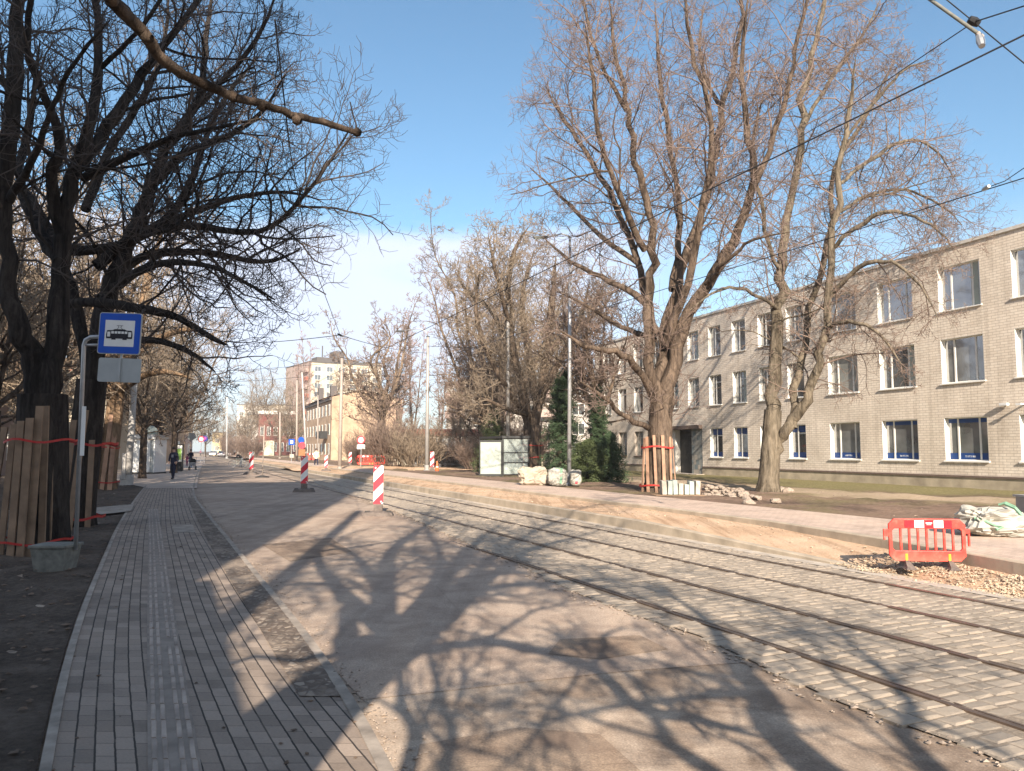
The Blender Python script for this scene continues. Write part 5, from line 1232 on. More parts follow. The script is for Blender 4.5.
# ---- bags
def crumple(mb, c, sx, sy, sz, seed, n=26, m=16, amp=.24, flat=.4, up=1.0):
    V = []; off = seed * 7.3
    for j in range(m + 1):
        t = j / m; ph = math.pi * (.5 - t)     # top to bottom
        for i in range(n):
            a_ = 2 * math.pi * i / n; cx = math.copysign(abs(math.cos(a_)) ** .6, math.cos(a_)); sy_ = math.copysign(abs(math.sin(a_)) ** .6, math.sin(a_))
            ch = max(.0, math.cos(ph)) ** .45; z = math.copysign(abs(math.sin(ph)) ** .7, math.sin(ph))
            d = Vector((cx * ch, sy_ * ch, z))
            nn = mnoise.fractal(d * 1.7 + Vector((off, 0, 0)), 1.0, 2.1, 4); rid = 1 - abs(mnoise.noise(d * 3.1 + Vector((0, off, 0)))) * 2
            k = 1 + amp * nn + amp * .35 * rid + amp * .30 * (1 - abs(mnoise.noise(d * 6.5 + Vector((off, off, 0)))) * 3)
            V.append((c[0] + d.x * sx * k, c[1] + d.y * sy * k, max(c[2] - sz + .005, c[2] + d.z * sz * (k if d.z > 0 else 1) * up)))
    f = [(j * n + i, j * n + (i + 1) % n, (j + 1) * n + (i + 1) % n, (j + 1) * n + i) for j in range(m) for i in range(n)]
    f = [tuple(reversed(q)) for q in f]
    return mb.add(V, f)
bq = G(996, 536, .3); o = thing('builders_bag', bq, 'crumpled white woven bag with green straps slumped on the pavement at the right edge', 'bag', 'white woven bags')
mb = MB(); crumple(mb, (-.02, .1, .21), .42, .36, .21, 1, 46, 26, .30); crumple(mb, (.22, .05, .14), .36, .32, .14, 2, 36, 18, .3); mb.build('sack', 'bagwhite', o, False)
mb = MB(); mb.tube([(-.42, -.14, .30), (-.30, -.26, .26), (-.18, -.30, .20), (-.08, -.31, .17), (-.2, -.33, .14)], .022, 6); mb.tube([(.18, .0, .52), (.25, -.14, .46), (.34, -.22, .30)], .030, 6); mb.tube([(.12, .08, .50), (.19, -.0, .54), (.25, -.14, .48)], .02, 6); mb.build('strap', 'baggreen', o)
bq = G(535, 485, .3); o = thing('sack', bq, 'slumped beige sack heap between the shelter and the two white bags', 'bag', 'white woven bags'); o.scale = (.74, .8, .88)
mb = MB(); crumple(mb, (-.12, 0, .38), .68, .45, .38, 3, 40, 22, .28); crumple(mb, (.55, -.1, .18), .42, .35, .18, 4, 30, 16, .3); mb.build('sack', 'bagbeige', o)
mb = MB(); crumple(mb, (.12, -.36, .26), .20, .12, .2, 5, 20, 12, .3); mb.build('open_mouth', 'rubble', o)
bq = G(558, 486, .3); o = thing('builders_bag', bq, 'full boxy white bag, left one of the two beside the lamp post', 'bag', 'white woven bags'); o.scale = (.85, .85, .9)
mb = MB(); crumple(mb, (-.02, 0, .38), .42, .40, .38, 6, 36, 22, .14); mb.build('sack', 'bagwhite', o)
mb = MB(); mb.bar((.10, -.42, .12), (.14, -.40, .74), .10, .02, (0, 1, 0)); mb.bar((-.1, -.25, .78), (.2, -.3, .76), .09, .02, (0, 0, 1)); mb.build('strap', 'baggreen', o)
bq = G(576, 486, .3) + Vector((-.0, .2, 0)); o = thing('builders_bag', bq, 'smaller white bag immediately right of the lamp post, with a red mark', 'bag', 'white woven bags'); o.scale = (.8, .8, .9)
mb = MB(); crumple(mb, (0, 0, .34), .27, .34, .34, 7, 30, 20, .16); mb.build('sack', 'bagwhite', o)
mb = MB(); mb.box(-.05, .08, -.39, -.375, .12, .20); mb.build('printed_mark', 'pinkred', o)
# stacked white pavers on a pallet
bq = G(677, 498, .2); o = thing('pallet', bq, 'wooden pallet under the white kerb blocks, beside the plank-guarded maple', 'pallet')
mb = MB()
for k in range(7): mb.box(-.75, .75, -.5 + k * .15, -.40 + k * .15, .09, .115)
for k in (-.7, 0, .62): mb.box(k, k + .09, -.5, .5, 0, .088)
mb.build('slats', 'wood_grey', o)
for k in range(7):
    x = -.42 + k * .17 
    c = thing('kerb_block', bq + Vector((x, 0, .117)), 'white kerb block on the pallet, number %s from the left side' % ('first second third fourth fifth sixth last'.split()[k]), 'block', 'white kerb blocks on the pallet')
    c['label'] = '%s of the seven upright white kerb blocks standing on the pallet, counted from the maple' % ('first second third fourth fifth sixth last'.split()[k])
    mb = MB(); hz = .30 + .16 * rng.random(); c.rotation_euler = (0, R(rng.uniform(-3, 3)), R(rng.uniform(-4, 4))); mb.box(-.072, .072, -.25, .25, 0, hz); mb.build('block', 'offwhite' if k % 3 else 'light_concrete', c, bevel=.012)
# heap of rubble stones: each stone a thing
def stone_mesh(seed, size):
    r_ = random.Random(seed); import bmesh
    bm = bmesh.new(); bmesh.ops.create_icosphere(bm, subdivisions=2, radius=1)
    for vv in bm.verts:
        d = vv.co.copy(); k = 1 + .30 * mnoise.noise(d * 1.3 + Vector((seed, 0, 0))) + .12 * mnoise.noise(d * 3 + Vector((0, seed, 0)))
        m_ = max(abs(d.x), abs(d.y), abs(d.z)); vv.co = Vector((d.x, d.y * .8, d.z * .7)) * (k * (.55 + .45 / m_ * .8)) * size
    me = bpy.data.meshes.new('rubble_stone'); bm.to_mesh(me); bm.free(); me.materials.append(M['rubble']); return me
sm = [stone_mesh(k, 1.0) for k in range(6)]
hb0, hb1 = G(706, 496, .22), G(756, 501, .22)
def stone(p, s_, lb, grp):
    o = bpy.data.objects.new('rubble_stone', rng.choice(sm)); COL.objects.link(o); o.location = p; o.scale = (s_, s_ * rng.uniform(.7, 1.1), s_ * rng.uniform(.6, .9)); o.rotation_euler = (rng.uniform(-.4, .4), rng.uniform(-.4, .4), rng.random() * 6.28)
    return tag(o, lb, 'stone', grp)
for k in range(95):
    t = rng.random(); q = hb0.lerp(hb1, t); lay = rng.random() ** 1.3; a_ = rng.random() * 6.28; rr = .52 * (1 - lay * .8) * rng.random() ** .5
    q = q + Vector((math.cos(a_) * rr * 1.2, math.sin(a_) * rr, .05 + lay * .34 * (1 - .6 * t)))
    stone(q, rng.uniform(.07, .15), 'broken pale stone in the heap right of the pallet of white blocks', 'broken stones in the heap')
for (u, v), s_, lb in (((749, 505), .20, 'flat stone in the dirt below the right end of the stone heap'), ((741, 492), .15, 'small white block lying behind the heap, left of the forked trunk'), ((779, 492), .22, 'stone touching the right foot of the forked grey-green tree'), ((788, 493), .20, 'second stone right of the forked grey-green tree'), ((776, 503), .17, 'stone lying alone on the bare soil below the forked tree')):
    stone(G(u, v, .22) + Vector((0, 0, .06)), s_, lb, 'single stones on the verge')
# grey utility box at right edge
bq = gp(1023, 14.2, .22); o = thing('utility_cabinet', bq, 'pale grey metal cabinet cut by the right edge, behind the crumpled bag', 'cabinet')
mb = MB(); mb.box(-.06, .5, -.2, .2, .0, .62); mb.build('body', 'pole', o, bevel=.01); mb = MB(); mb.box(-.09, .53, -.23, .23, .62, .66); mb.build('lid', 'galv', o)

# ---- tram shelter
b0 = gp(503, 43, .25); o = thing('tram_shelter', b0, 'glass tram shelter with dark frame and an empty white advertisement panel', 'shelter', rz=R(0))
ax = Vector((-math.sin(TH), math.cos(TH), 0)); 
def post(name, x, y, h_): mb = MB(); mb.box(x - .04, x + .04, y - .04, y + .04, 0, h_); mb.build(name, 'dark', o)
W2 = 1.42; D = 3.4
def sk(x, dd): return Vector((x, 0, 0)) + ax * dd
for x, dd in ((0, 0), (W2, 0), (0, D), (W2, D)):
    q = sk(x, dd); post('post', q.x, q.y, 2.1)
mb = MB(); q0, q1, q2, q3 = sk(-.08, -.1), sk(W2 + .08, -.1), sk(W2 + .08, D + .1), sk(-.08, D + .1)
mb.add([tuple(q + Vector((0, 0, 2.1))) for q in (q0, q1, q2, q3)] + [tuple(q + Vector((0, 0, 2.24))) for q in (q0, q1, q2, q3)], [(3, 2, 1, 0), (4, 5, 6, 7), (0, 1, 5, 4), (1, 2, 6, 5), (2, 3, 7, 6), (3, 0, 4, 7)]); mb.build('roof', 'dark', o)
mb = MB(); mb.box(.05, W2 - .05, -.006, .006, .12, 2.05); mb.build('end_glass', 'clear', o)
mb = MB(); mb.box(.05, W2 - .05, -.02, -.008, .72, .78); mb.box(.05, W2 - .05, -.02, -.008, 1.28, 1.33); mb.box(.05, W2 - .05, -.02, .02, .08, .12); mb.build('crossbar', 'dark', o)
mb = MB()
for k in range(5):
    x = .12 + k * .26; mb.lathe([(.06, 0), (.06, .01)], 10, (x + .06, 0, 0)) if False else mb.box(x, x + .12, -.012, -.008, .36, .50)
mb.build('glass_sticker', 'offwhite', o)
mb = MB(); qa, qb = sk(W2, .05), sk(W2, D - .05)
mb.bar(qa + Vector((0, 0, 1.1)), qb + Vector((0, 0, 1.1)), .012, 1.9); mb.build('back_glass', 'clear', o)
mb = MB(); qa, qb = sk(W2 - .35, .5), sk(W2 - .35, D - .5); mb.bar(qa + Vector((0, 0, .47)), qb + Vector((0, 0, .47)), .36, .04); 
for q in (qa, qb): mb.box(q.x - .03, q.x + .03, q.y - .03, q.y + .03, 0, .45)
mb.build('bench', 'dark', o)
x0 = (480 - 503) * 43 / F
mb = MB(); mb.box(x0 - .03, -.05, -.09, .09, .0, .12); mb.box(x0 - .03, -.05, -.09, .09, 1.90, 2.0); mb.box(x0 - .03, x0 + .03, -.09, .09, .12, 1.9); mb.box(-.11, -.05, -.09, .09, .12, 1.9); pf = mb.build('panel_frame', 'dark', o)
mb = MB(); mb.box(x0 + .035, -.115, -.06, .06, .125, 1.895); mb.build('advertisement_panel', 'offwhite', o)

# ---- kiosk, poster, round signs
bq = gp(147, 54, .05); o = thing('kiosk', bq, 'small white kiosk with a domed roof ornament beside the pale concrete pole', 'kiosk')
mb = MB(); mb.box(-.90, .48, -.55, 1.2, .12, 2.38); mb.build('body', 'white', o)
mb = MB(); mb.box(.50, .72, -.5, 1.2, .12, 2.38); mb.build('side_panel', 'signgrey', o)
mb = MB(); mb.box(.72, .80, -.55, 1.25, .1, 2.42); mb.build('corner_post', 'white', o)
mb = MB(); mb.box(-.92, .82, -.6, 1.3, 0, .11); mb.build('base', 'dark', o)
mb = MB(); mb.box(-.98, .88, -.68, 1.35, 2.42, 2.56); mb.box(-.8, .7, -.5, 1.1, 2.56, 2.72); rf = mb.build('roof', 'galv', o)
mb = MB(); mb.lathe([(.5, 0), (.48, .25), (.36, .48), (.18, .62), (.02, .66)], 16, (.1, .3, 2.70)); mb.build('dome', 'offwhite', rf, True)
mb = MB(); mb.box(-.06, .04, -.1, 0, 2.7, 3.55); mb.box(-.2, .18, -.1, 0, 3.35, 3.5); mb.build('finial', 'offwhite', rf)
bq = gp(178, 60, .05); o = thing('poster_stand', bq, 'upright poster stand with a green and white picture, right behind the dark-clothed walker', 'poster stand')
mb = MB(); mb.box(-.42, .42, -.1, .1, 0, 2.1); mb.build('case', 'dark', o)
mb = MB(); mb.box(-.37, .37, -.106, -.101, .75, 2.02); mb.build('poster', 'white', o)
mb = MB(); mb.box(-.22, .33, -.112, -.107, .9, 1.75); mb.build('picture', 'poster_green', o)
def rsign(u, Y, vc, r, label, mat, rim=None, shape='disc', extra=None, vpole=None, cat='road sign'):
    bq = gp(u, Y); z = P(u, vc, Y).z; o = thing('road_sign', bq, label, cat, 'far road signs')
    mb = MB(); mb.tube([(0, .03, 0), (0, .03, z + r * .8)], .035, 8); mb.build('pole', 'galv', o)
    mb = MB()
    if shape == 'disc': mb.prism([(r * math.cos(2 * math.pi * k / 24), z + r * math.sin(2 * math.pi * k / 24)) for k in range(24)], -.02, -.005)
    elif shape == 'square': mb.box(-r, r, -.02, -.005, z - r, z + r)
    elif shape == 'tri': mb.prism([(-r, z - r * .6), (r, z - r * .6), (0, z + r)], -.02, -.005)
    else: mb.prism([(-r * 1.1, z - .1 * r), (-r * .3, z - r), (r * 1.1, z - r * .1), (r * .5, z + r), (-r * .6, z + r)], -.02, -.005)
    p = mb.build('panel', rim or mat, o)
    if rim:
        mb = MB(); k_ = .70
        if shape == 'disc': mb.prism([(r * k_ * math.cos(2 * math.pi * k / 24), z + r * k_ * math.sin(2 * math.pi * k / 24)) for k in range(24)], -.026, -.021)
        else: mb.box(-r * .5, r * .5, -.026, -.021, z - r * .5, z + r * .5)
        mb.build('symbol_field', mat, p)
    if extra:
        mb = MB(); mb.box(-r, r, -.02, -.005, z - r - extra[0] - .03, z - r - .03); mb.build('plate', extra[1], o)
    return o
rsign(191.5, 74, 437, .42, 'pale many-cornered sign back above the pushchair group', 'signgrey', shape='poly')
rsign(201, 100, 439, .40, 'round red and white sign immediately left of the purple one', 'white', 'pinkred')
rsign(204.5, 104, 438.5, .40, 'round purple-looking sign over the far left pavement', 'purple', 'blue')
rsign(291.5, 88, 442, .34, 'small square blue pedestrian sign left of the pole pair', 'white', 'blue', 'square')
rsign(301, 84, 440, .33, 'round blue sign topmost on the post with the pink one', 'blue')
o = rsign(302, 83, 445.5, .36, 'round pink-red sign just below the round blue one, with a brown plate under it', 'pinkred', extra=(.7, 'brownsign'))
rsign(361, 61, 440, .32, 'round no-entry style sign with red rim and white plate, left of the brown bush', 'white', 'pinkred', extra=(.36, 'white'))
# white roadside chest / concrete blocks near barriers
bq = G(394, 470, 0); o = thing('concrete_block', bq, 'sunlit white concrete block lying between the far barriers and the brown bush', 'block')
mb = MB(); mb.box(-.55, .45, -.25, .25, 0, .38); mb.build('block', 'light_concrete', o, bevel=.03)
bq = G(292, 459); o = thing('concrete_block', bq, 'small pale block on the far pavement below the square blue sign', 'block')
mb = MB(); mb.box(-.4, .4, -.3, .3, 0, .9); mb.build('block', 'light_concrete', o, bevel=.05)
# low heap of pale sand near far barriers
V = []; 
o = bpy.data.objects.new('x', None); bpy.data.objects.remove(o)
mb = MB(); bq = G(375, 472)
n = 26; VV = []; FF = []
for j in range(n):
    for i in range(n):
        x = -9 + 18 * i / (n - 1); y = -6 + 12 * j / (n - 1); rr = math.hypot(x / 9, y / 6)
        VV.append((bq.x + x * .92 - y * .39, bq.y + 2 + x * -.3 + y * .92, max(.1, .20 + .22 * (1 - rr ** 2) + .07 * fbm(x, y, .8) * (1 if rr < .95 else 0))))
for j in range(n - 1):
    for i in range(n - 1): FF.append((j * n + i, j * n + i + 1, (j + 1) * n + i + 1, (j + 1) * n + i))
struct(quads_mesh('sand_heap', np.array(VV), np.array(FF), 'sand', smooth=True))

# ---- wires
def wire(pts, r, label, parts=(), group='overhead tram wires', name='overhead_wire', sag=0.0):
    pts = [Vector(p) for p in pts]; out = []
    for i in range(len(pts) - 1):
        L = (pts[i + 1] - pts[i]).length; n = 8 if sag else 1
        for k in range(n): t = k / n; q = pts[i].lerp(pts[i + 1], t); q.z -= sag * 4 * t * (1 - t) * L; out.append(q)
    out.append(pts[-1])
    mb = MB(); mb.tube(out, r * .72, 6)
    if not parts:
        o = mb.build(name, 'wire', None, True); return tag(o, label, 'wire', group)
    o = thing(name, pts[0], label, 'wire', group); mb.build('cable', 'wire', o, True, off=pts[0])
    for nm, a_, b_, rr, mt in parts:
        m2 = MB(); m2.tube([a_, (Vector(a_) + Vector(b_)) / 2, b_], [rr, rr * 1.35, rr], 8); m2.build(nm, mt, o, off=pts[0])
    return o
cw = lambda s: S(s, 7.65, 5.85)
wire([cw(-6), cw(30), cw(60), cw(110), cw(180)], .014, 'contact wire crossing the upper right sky down towards the double-armed pole', [('clamp', P(979, 36, 8.45), P(982, 46, 8.35), .035, 'galv')])
wire([P(1060, -5, 7.2), P(1024, 6, 7.7), P(974, 22, 8.6)], .011, 'short upper wire from the right edge to the dark knot near the cantilever tube', [('knot', P(969, 19, 8.6), P(979, 24, 8.6), .04, 'wire')])
wire([P(974, 22, 8.6), P(905, 68, 10.6), P(842, 112, 13.0), P(800, 137, 15)], .010, 'upper thin wire converging onto the contact wire through the right tree crown')
wire([P(925, -18, 8.8), P(947, 0, 8.75), P(974, 22, 8.6), P(1030, 68, 8.2), P(1100, 125, 7.8)], .011, 'span wire falling steeply to the right edge through the dark knot')
o = thing('cantilever_tube', P(900, -22, 9.2), 'thick grey cantilever tube poking in from the top right edge', 'bracket')
q = P(900, -22, 9.2); mb = MB(); mb.tube([q, P(980, 35, 8.45)], .021, 10); mb.build('tube', 'box_dark', o, True, off=q); mb = MB(); mb.tube([P(977, 33, 8.45), P(981, 37, 8.45), P(980, 44, 8.4)], [.028, .036, .024], 8); mb.build('insulator', 'pole_brown', o, off=q)
h585 = lambda u, v: P(u, v, (5.85 - 1.7) / (ray(u, v).z / ray(u, v).y))
wire([h585(1100, 155), h585(1024, 178), h585(840, 235), h585(600, 309), h585(430, 361)], .012, 'lower wire running from the right edge above the brick roof into the tree crowns', [('clamp', h585(983, 190), h585(989, 186), .026, 'signgrey')])
wire([P(1060, 150, 11.3), P(1024, 168, 11.7), P(1005, 181, 12), P(986, 188, 12.2)], .010, 'short branch wire joining the lower wire near the right edge')
wire([h585(275, 20), h585(285, 110), h585(308, 250), h585(340, 335), h585(250, 405) * 1.0], .012, 'wire dropping through the left tree twigs to the junction over the road') if False else wire([h585(275, 20), h585(290, 150), h585(308, 250), h585(340, 335)], .013, 'wire dropping through the left tree twigs to the junction over the road', [('junction', h585(338, 334), h585(342, 336), .03, 'wire')])
wire([P(215, 349, 36), P(256, 343, 34), h585(340, 335)], .018, 'wire from the left tree twigs to the junction over the road', sag=.004)
wire([h585(340, 335), P(400, 350, 44), P(427, 353, 53)], .018, 'wire from the junction to the double-armed pole', sag=.004)
wire([P(427, 346, 53), P(508, 348, 46)], .02, 'span wire between the double-armed pole and the pole behind the shelter', sag=.004)
wire([P(342, 374, 58), P(427, 377, 53)], .02, 'lower span wire from the brownish pole to the double-armed pole', sag=.006)
wire([P(200, 372, 70), P(342, 362, 58)], .018, 'span wire crossing the road at the brownish pole', sag=.005)
wire([P(302, 377, 84), P(200, 383, 90)], .025, 'far span wire crossing in front of the tower block', sag=.006)
wire([P(227, 406, 150), P(280, 405, 130), P(342, 407, 110)], .032, 'farthest span wire at the height of the tan house eaves', sag=.003)

# ---- people
def person(loc, h, rz, label, top='navy', bottom='navy', pose='stand', shoe='blackcloth', hair=True, name='person'):
    root = Vector((0, 0, .52 * h)); k = h / 1.75
    J = {}
    def v3(x, y, z): return Vector((x, y, z)) * k
    if pose == 'bend':
        J = dict(pel=v3(0, .1, .92), spi=v3(0, -.12, 1.08), che=v3(0, -.33, 1.20), nec=v3(0, -.50, 1.26), hd0=v3(0, -.60, 1.30), hd1=v3(0, -.70, 1.34))
        sh_, el, ha = (v3(.17, -.40, 1.20), v3(.20, -.46, .95), v3(.16, -.60, .75))
    else:
        J = dict(pel=v3(0, 0, .93), spi=v3(0, -.01, 1.12), che=v3(0, 0, 1.33), nec=v3(0, 0, 1.50), hd0=v3(0, -.015, 1.58), hd1=v3(0, -.02, 1.67))
        sh_, el, ha = (v3(.18, 0, 1.41), v3(.25, .02, 1.13), v3(.20, -.12, .92))
    if pose == 'push': el, ha = v3(.22, -.08, 1.15), v3(.17, -.32, 1.05)
    st = dict(stand=(.02, -.02), walk=(-.20, .16), push=(-.2, .2), bend=(-.05, .05))[pose]
    verts = []; edges = []; rad = []
    def add(p, r, par=None):
        verts.append(tuple(p)); rad.append(r * k); i = len(verts) - 1
        if par is not None: edges.append((par, i))
        return i
    p = add(J['pel'], .15); s_ = add(J['spi'], .135, p); c = add(J['che'], .16, s_); n = add(J['nec'], .06, c); h0 = add(J['hd0'], .085, n); h1 = add(J['hd1'], .088, h0)
    add(J['hd1'] + v3(0, 0, .07), .055, h1)
    for sg, dy in ((1, st[0]), (-1, st[1])):
        m = lambda q: Vector((q.x * sg, q.y, q.z))
        a = add(m(sh_), .07, c); b = add(m(el), .052, a); d = add(m(ha), .038, b); add(m(ha) + v3(0, -.03, -.09 if pose != 'push' else 0), .03, d)
        hp = add(v3(.09 * sg, J['pel'].y / k, .86), .105, p); kn = add(v3(.10 * sg, dy * .6 - .03, .49), .07, hp); an = add(v3(.10 * sg, dy, .09), .048, kn); add(v3(.11 * sg, dy - .15, .045), .04, an)
    me = bpy.data.meshes.new('body'); me.from_pydata(verts, edges, [])
    ob = bpy.data.objects.new('tmp', me); COL.objects.link(ob)
    ob.modifiers.new('skin', 'SKIN'); 
    if not me.skin_vertices: 
        bpy.context.view_layer.objects.active = ob
    sv = me.skin_vertices[0].data if me.skin_vertices else None
    if sv is None:
        raise RuntimeError('no skin layer')
    for i, r_ in enumerate(rad): sv[i].radius = (r_, r_)
    sv[0].use_root = True
    ob.modifiers.new('sub', 'SUBSURF').levels = 1
    dg = bpy.context.evaluated_depsgraph_get(); m2 = bpy.data.meshes.new_from_object(ob.evaluated_get(dg)); bpy.data.objects.remove(ob)
    m2.materials.clear()
    for q in ('skin', top, bottom, shoe): m2.materials.append(M[q])
    hz = J['nec'].z - .0; bz = .90 * k
    for pl_ in m2.polygons:
        c = pl_.center
        if pose == 'bend': head = c.y < -.50 * k and c.z > 1.15 * k and abs(c.x) < .12 * k
        else: head = c.z > hz
        hand = (c - ha).length < .1 * k or (c - Vector((-ha.x, ha.y, ha.z))).length < .1 * k
        pl_.material_index = 0 if head or hand else 1 if c.z > bz or abs(c.x) > .21 * k else 2 if c.z > .11 * k else 3
        pl_.use_smooth = True
    o = thing('person', loc, label, 'person', 'people in the street', rz)
    bo = bpy.data.objects.new('body', m2); COL.objects.link(bo); bo.parent = o
    if hair:
        q = J['hd1'] + v3(0, .025, .035); mb = MB(); prof = []
        mb.lathe([(.105 * k, -.05 * k), (.112 * k, 0), (.10 * k, .05 * k), (.06 * k, .09 * k), (.01, .10 * k)], 14, tuple(q)); mb.build('hair', 'hair', o, True)
    return o
HAS_SKIN = True
o = person(G(173, 479.5, .066), 1.76, 0, 'walker in dark navy coat and trousers coming along the near pavement', pose='walk')
mb = MB(); mb.box(-.06, .05, -.175, -.15, 1.22, 1.38); mb.build('scarf', 'greycloth', o)
mb = MB(); mb.box(.26, .38, -.1, .12, .62, .98); hb_ = mb.build('handbag', 'blackcloth', o, bevel=.02)
person(G(190.5, 468, .066), 1.66, R(15), 'person in dark blue jacket bending over a dark pushchair on the far left pavement', top='navy', bottom='jeans', pose='push')
person(G(187, 466.5, .066), 1.2, R(-20), 'smaller person in plum coat beside the dark pushchair', top='plumcloth', bottom='plumcloth')
person(G(200.5, 456, .066), 1.72, R(10), 'tiny far person in a dark brown coat under the purple sign', top='plumcloth', bottom='blackcloth', pose='walk')
person(G(241, 466.5), 1.72, R(-80), 'person in a black jacket bending over a pale bicycle in the roadway', top='blackcloth', bottom='greycloth', pose='bend')
person(G(271.5, 455), 1.75, 0, 'tiny far person in black before the dark red wooden house', top='blackcloth', bottom='blackcloth')
person(G(316, 468), 1.8, R(30), 'worker in a pale green vest and dark trousers behind the second beacon', top='hiviz', bottom='navy', pose='walk')
person(G(322, 460), 1.78, R(0), 'person in black standing beyond the worker in the pale green vest', top='blackcloth', bottom='blackcloth')
person(G(374, 460), 1.7, R(0), 'person half hidden behind the far red barriers', top='greycloth', bottom='blackcloth')
# pushchair
o = thing('pushchair', G(192.5, 470, .066), 'dark pushchair with grey hood on the far left pavement', 'pushchair', rz=R(15))
mb = MB(); mb.box(-.22, .22, -.35, .25, .35, .62); mb.build('seat', 'greycloth', o, bevel=.05)
mb = MB(); mb.prism([(.26 * math.cos(R(a)), .6 + .35 * math.sin(R(a))) for a in range(0, 181, 20)], 0, .3); mb.build('hood', 'blackcloth', o)
for x in (-.24, .24):
    for y in (-.35, .3):
        mb = MB(); mb.tube([(x - .02, y, .15), (x + .02, y, .15)], .15, 14); mb.build('wheel', 'tyre', o)
mb = MB(); mb.tube([(-.22, .3, .15), (-.22, -.1, .5), (-.22, .55, 1.0), (.22, .55, 1.0), (.22, -.1, .5), (.22, .3, .15)], .014, 6); mb.build('frame', 'dark', o)
# bicycle
o = thing('bicycle', G(237.5, 467.5), 'pale bicycle leaning by the bending person in the roadway', 'bicycle', rz=R(8))
for x in (-.52, .52):
    mb = MB(); mb.tube([(x + .33 * math.cos(a_), 0, .34 + .33 * math.sin(a_)) for a_ in [2 * math.pi * k / 24 for k in range(25)]], .018, 6)
    for k in range(8): a_ = math.pi * k / 8; mb.tube([(x - .32 * math.cos(a_), 0, .34 - .32 * math.sin(a_)), (x + .32 * math.cos(a_), 0, .34 + .32 * math.sin(a_))], .003, 3)
    mb.build('wheel', 'greycloth', o)
mb = MB()
for a_, b_ in (((-.52, .34), (-.05, .30)), ((-.52, .34), (-.15, .85)), ((-.05, .30), (-.18, .92)), ((-.05, .30), (.38, .85)), ((-.15, .82), (.36, .88)), ((.52, .34), (.36, .95))): mb.tube([(a_[0], 0, a_[1]), (b_[0], 0, b_[1])], .018, 6)
mb.build('frame', 'offwhite', o)
mb = MB(); mb.tube([(.36, -.26, 1.0), (.36, 0, .98), (.36, .26, 1.0)], .014, 6); mb.build('handlebar', 'dark', o)
mb = MB(); mb.box(-.32, -.06, -.07, .07, .92, .98); mb.build('saddle', 'blackcloth', o, bevel=.02)
# cars
def car(paint, label):
    o = thing('parked_car', (0, 0, 0), label, 'car', 'parked cars')
    low = [(-2.15, .30), (2.15, .30), (2.20, .55), (2.12, .74), (1.15, .92), (-1.75, .96), (-2.15, .86), (-2.2, .55)]
    mb = MB(); mb.prism(low, -.86, .86); mb.build('body', paint, o, bevel=.06)
    V = [(-1.8, -.78, .93), (1.2, -.78, .90), (.45, -.64, 1.42), (-1.25, -.64, 1.44), (-1.8, .78, .93), (1.2, .78, .90), (.45, .64, 1.42), (-1.25, .64, 1.44)]
    mb = MB(); mb.add(V, [(0, 1, 2, 3), (7, 6, 5, 4), (1, 5, 6, 2), (4, 0, 3, 7), (3, 2, 6, 7)]); mb.build('windows', 'glass', o)
    mb = MB(); mb.box(-1.22, .42, -.62, .62, 1.432, 1.48); mb.build('roof', paint, o, bevel=.03)
    for x in (-1.35, 1.35):
        for y in (-.86, .70):
            mb = MB(); mb.tube([(x, y - .02, .32), (x, y + .18, .32)], .32, 20); wh = mb.build('wheel', 'tyre', o)
            mb = MB(); yo = y - .03 if y < 0 else y + .19; mb.tube([(x, yo - .005, .32), (x, yo + .01, .32)], .19, 14); mb.build('rim', 'galv', wh)
    for y in (-.62, .62):
        mb = MB(); mb.box(2.14, 2.19, y - .16, y + .16, .58, .72); mb.build('headlight', 'offwhite', o)
        mb = MB(); mb.box(-2.20, -2.16, y - .14, y + .14, .68, .84); mb.build('rear_light', 'darkred', o)
    return o
c1 = car('carpaint', 'dark car parked behind bushes right of the double-armed pole'); q = P(455, 458, 64); c1.location = (q.x, 64, .12); c1.rotation_euler = (0, 0, R(8))
c2 = copy_tree(c1); q = P(432, 458, 70); c2.location = (q.x, 70, .12); c2.rotation_euler = (0, 0, R(172)); c2['label'] = 'second dark car, further left behind the twigs beside the double-armed pole'
c3 = car('carwhite', 'pale car parked far away under the small yellow house, leftmost of the far row')
for k, (u, Y, rz) in enumerate(((214, 215, 100), (222, 200, 105), (230, 220, 95))):
    c_ = c3 if k == 0 else copy_tree(c3); q = P(u, 452, Y); c_.location = (q.x, Y, 0); c_.rotation_euler = (0, 0, R(rz))
    c_['label'] = ('pale car far away under the small yellow house, leftmost of the far row', 'pale car far away, the middle one of the far row', 'pale car far away beside the far pale pole')[k]
# ================================================================== buildings
TB = R(20.2); LB = 27.3; KB = LB / 30.9
org = Vector((LB * math.cos(TB), LB * math.sin(TB), .2))
def hz_(old): return 1.7 + KB * (old - 1.7) - .2
bld = thing('brick_building', org, 'long three-storey beige brick building with white windows along the right side', 'building', rz=R(90) + TB)
rows = [(hz_(1.21), hz_(3.18)), (hz_(4.74), hz_(6.80)), (hz_(8.10), hz_(10.15))]
ROOF = hz_(10.98)
wide = [(x * KB, 2.15 * KB) for x in (3.7, 7.3, 10.9, 14.5, 18.1, 21.7, 25.3, 28.9, 32.5)]
narrow = [(x * KB, 1.42 * KB) for x in (36.15, 38.75, 41.4, 44.05, 46.65, 49.3, 51.95, 54.5, 57.2, 59.9)]
X0, X1 = 0.0, 62.3 * KB
dx0, dx1 = 45.7 * KB, 50.1 * KB; DZ = 3.05
holes = []
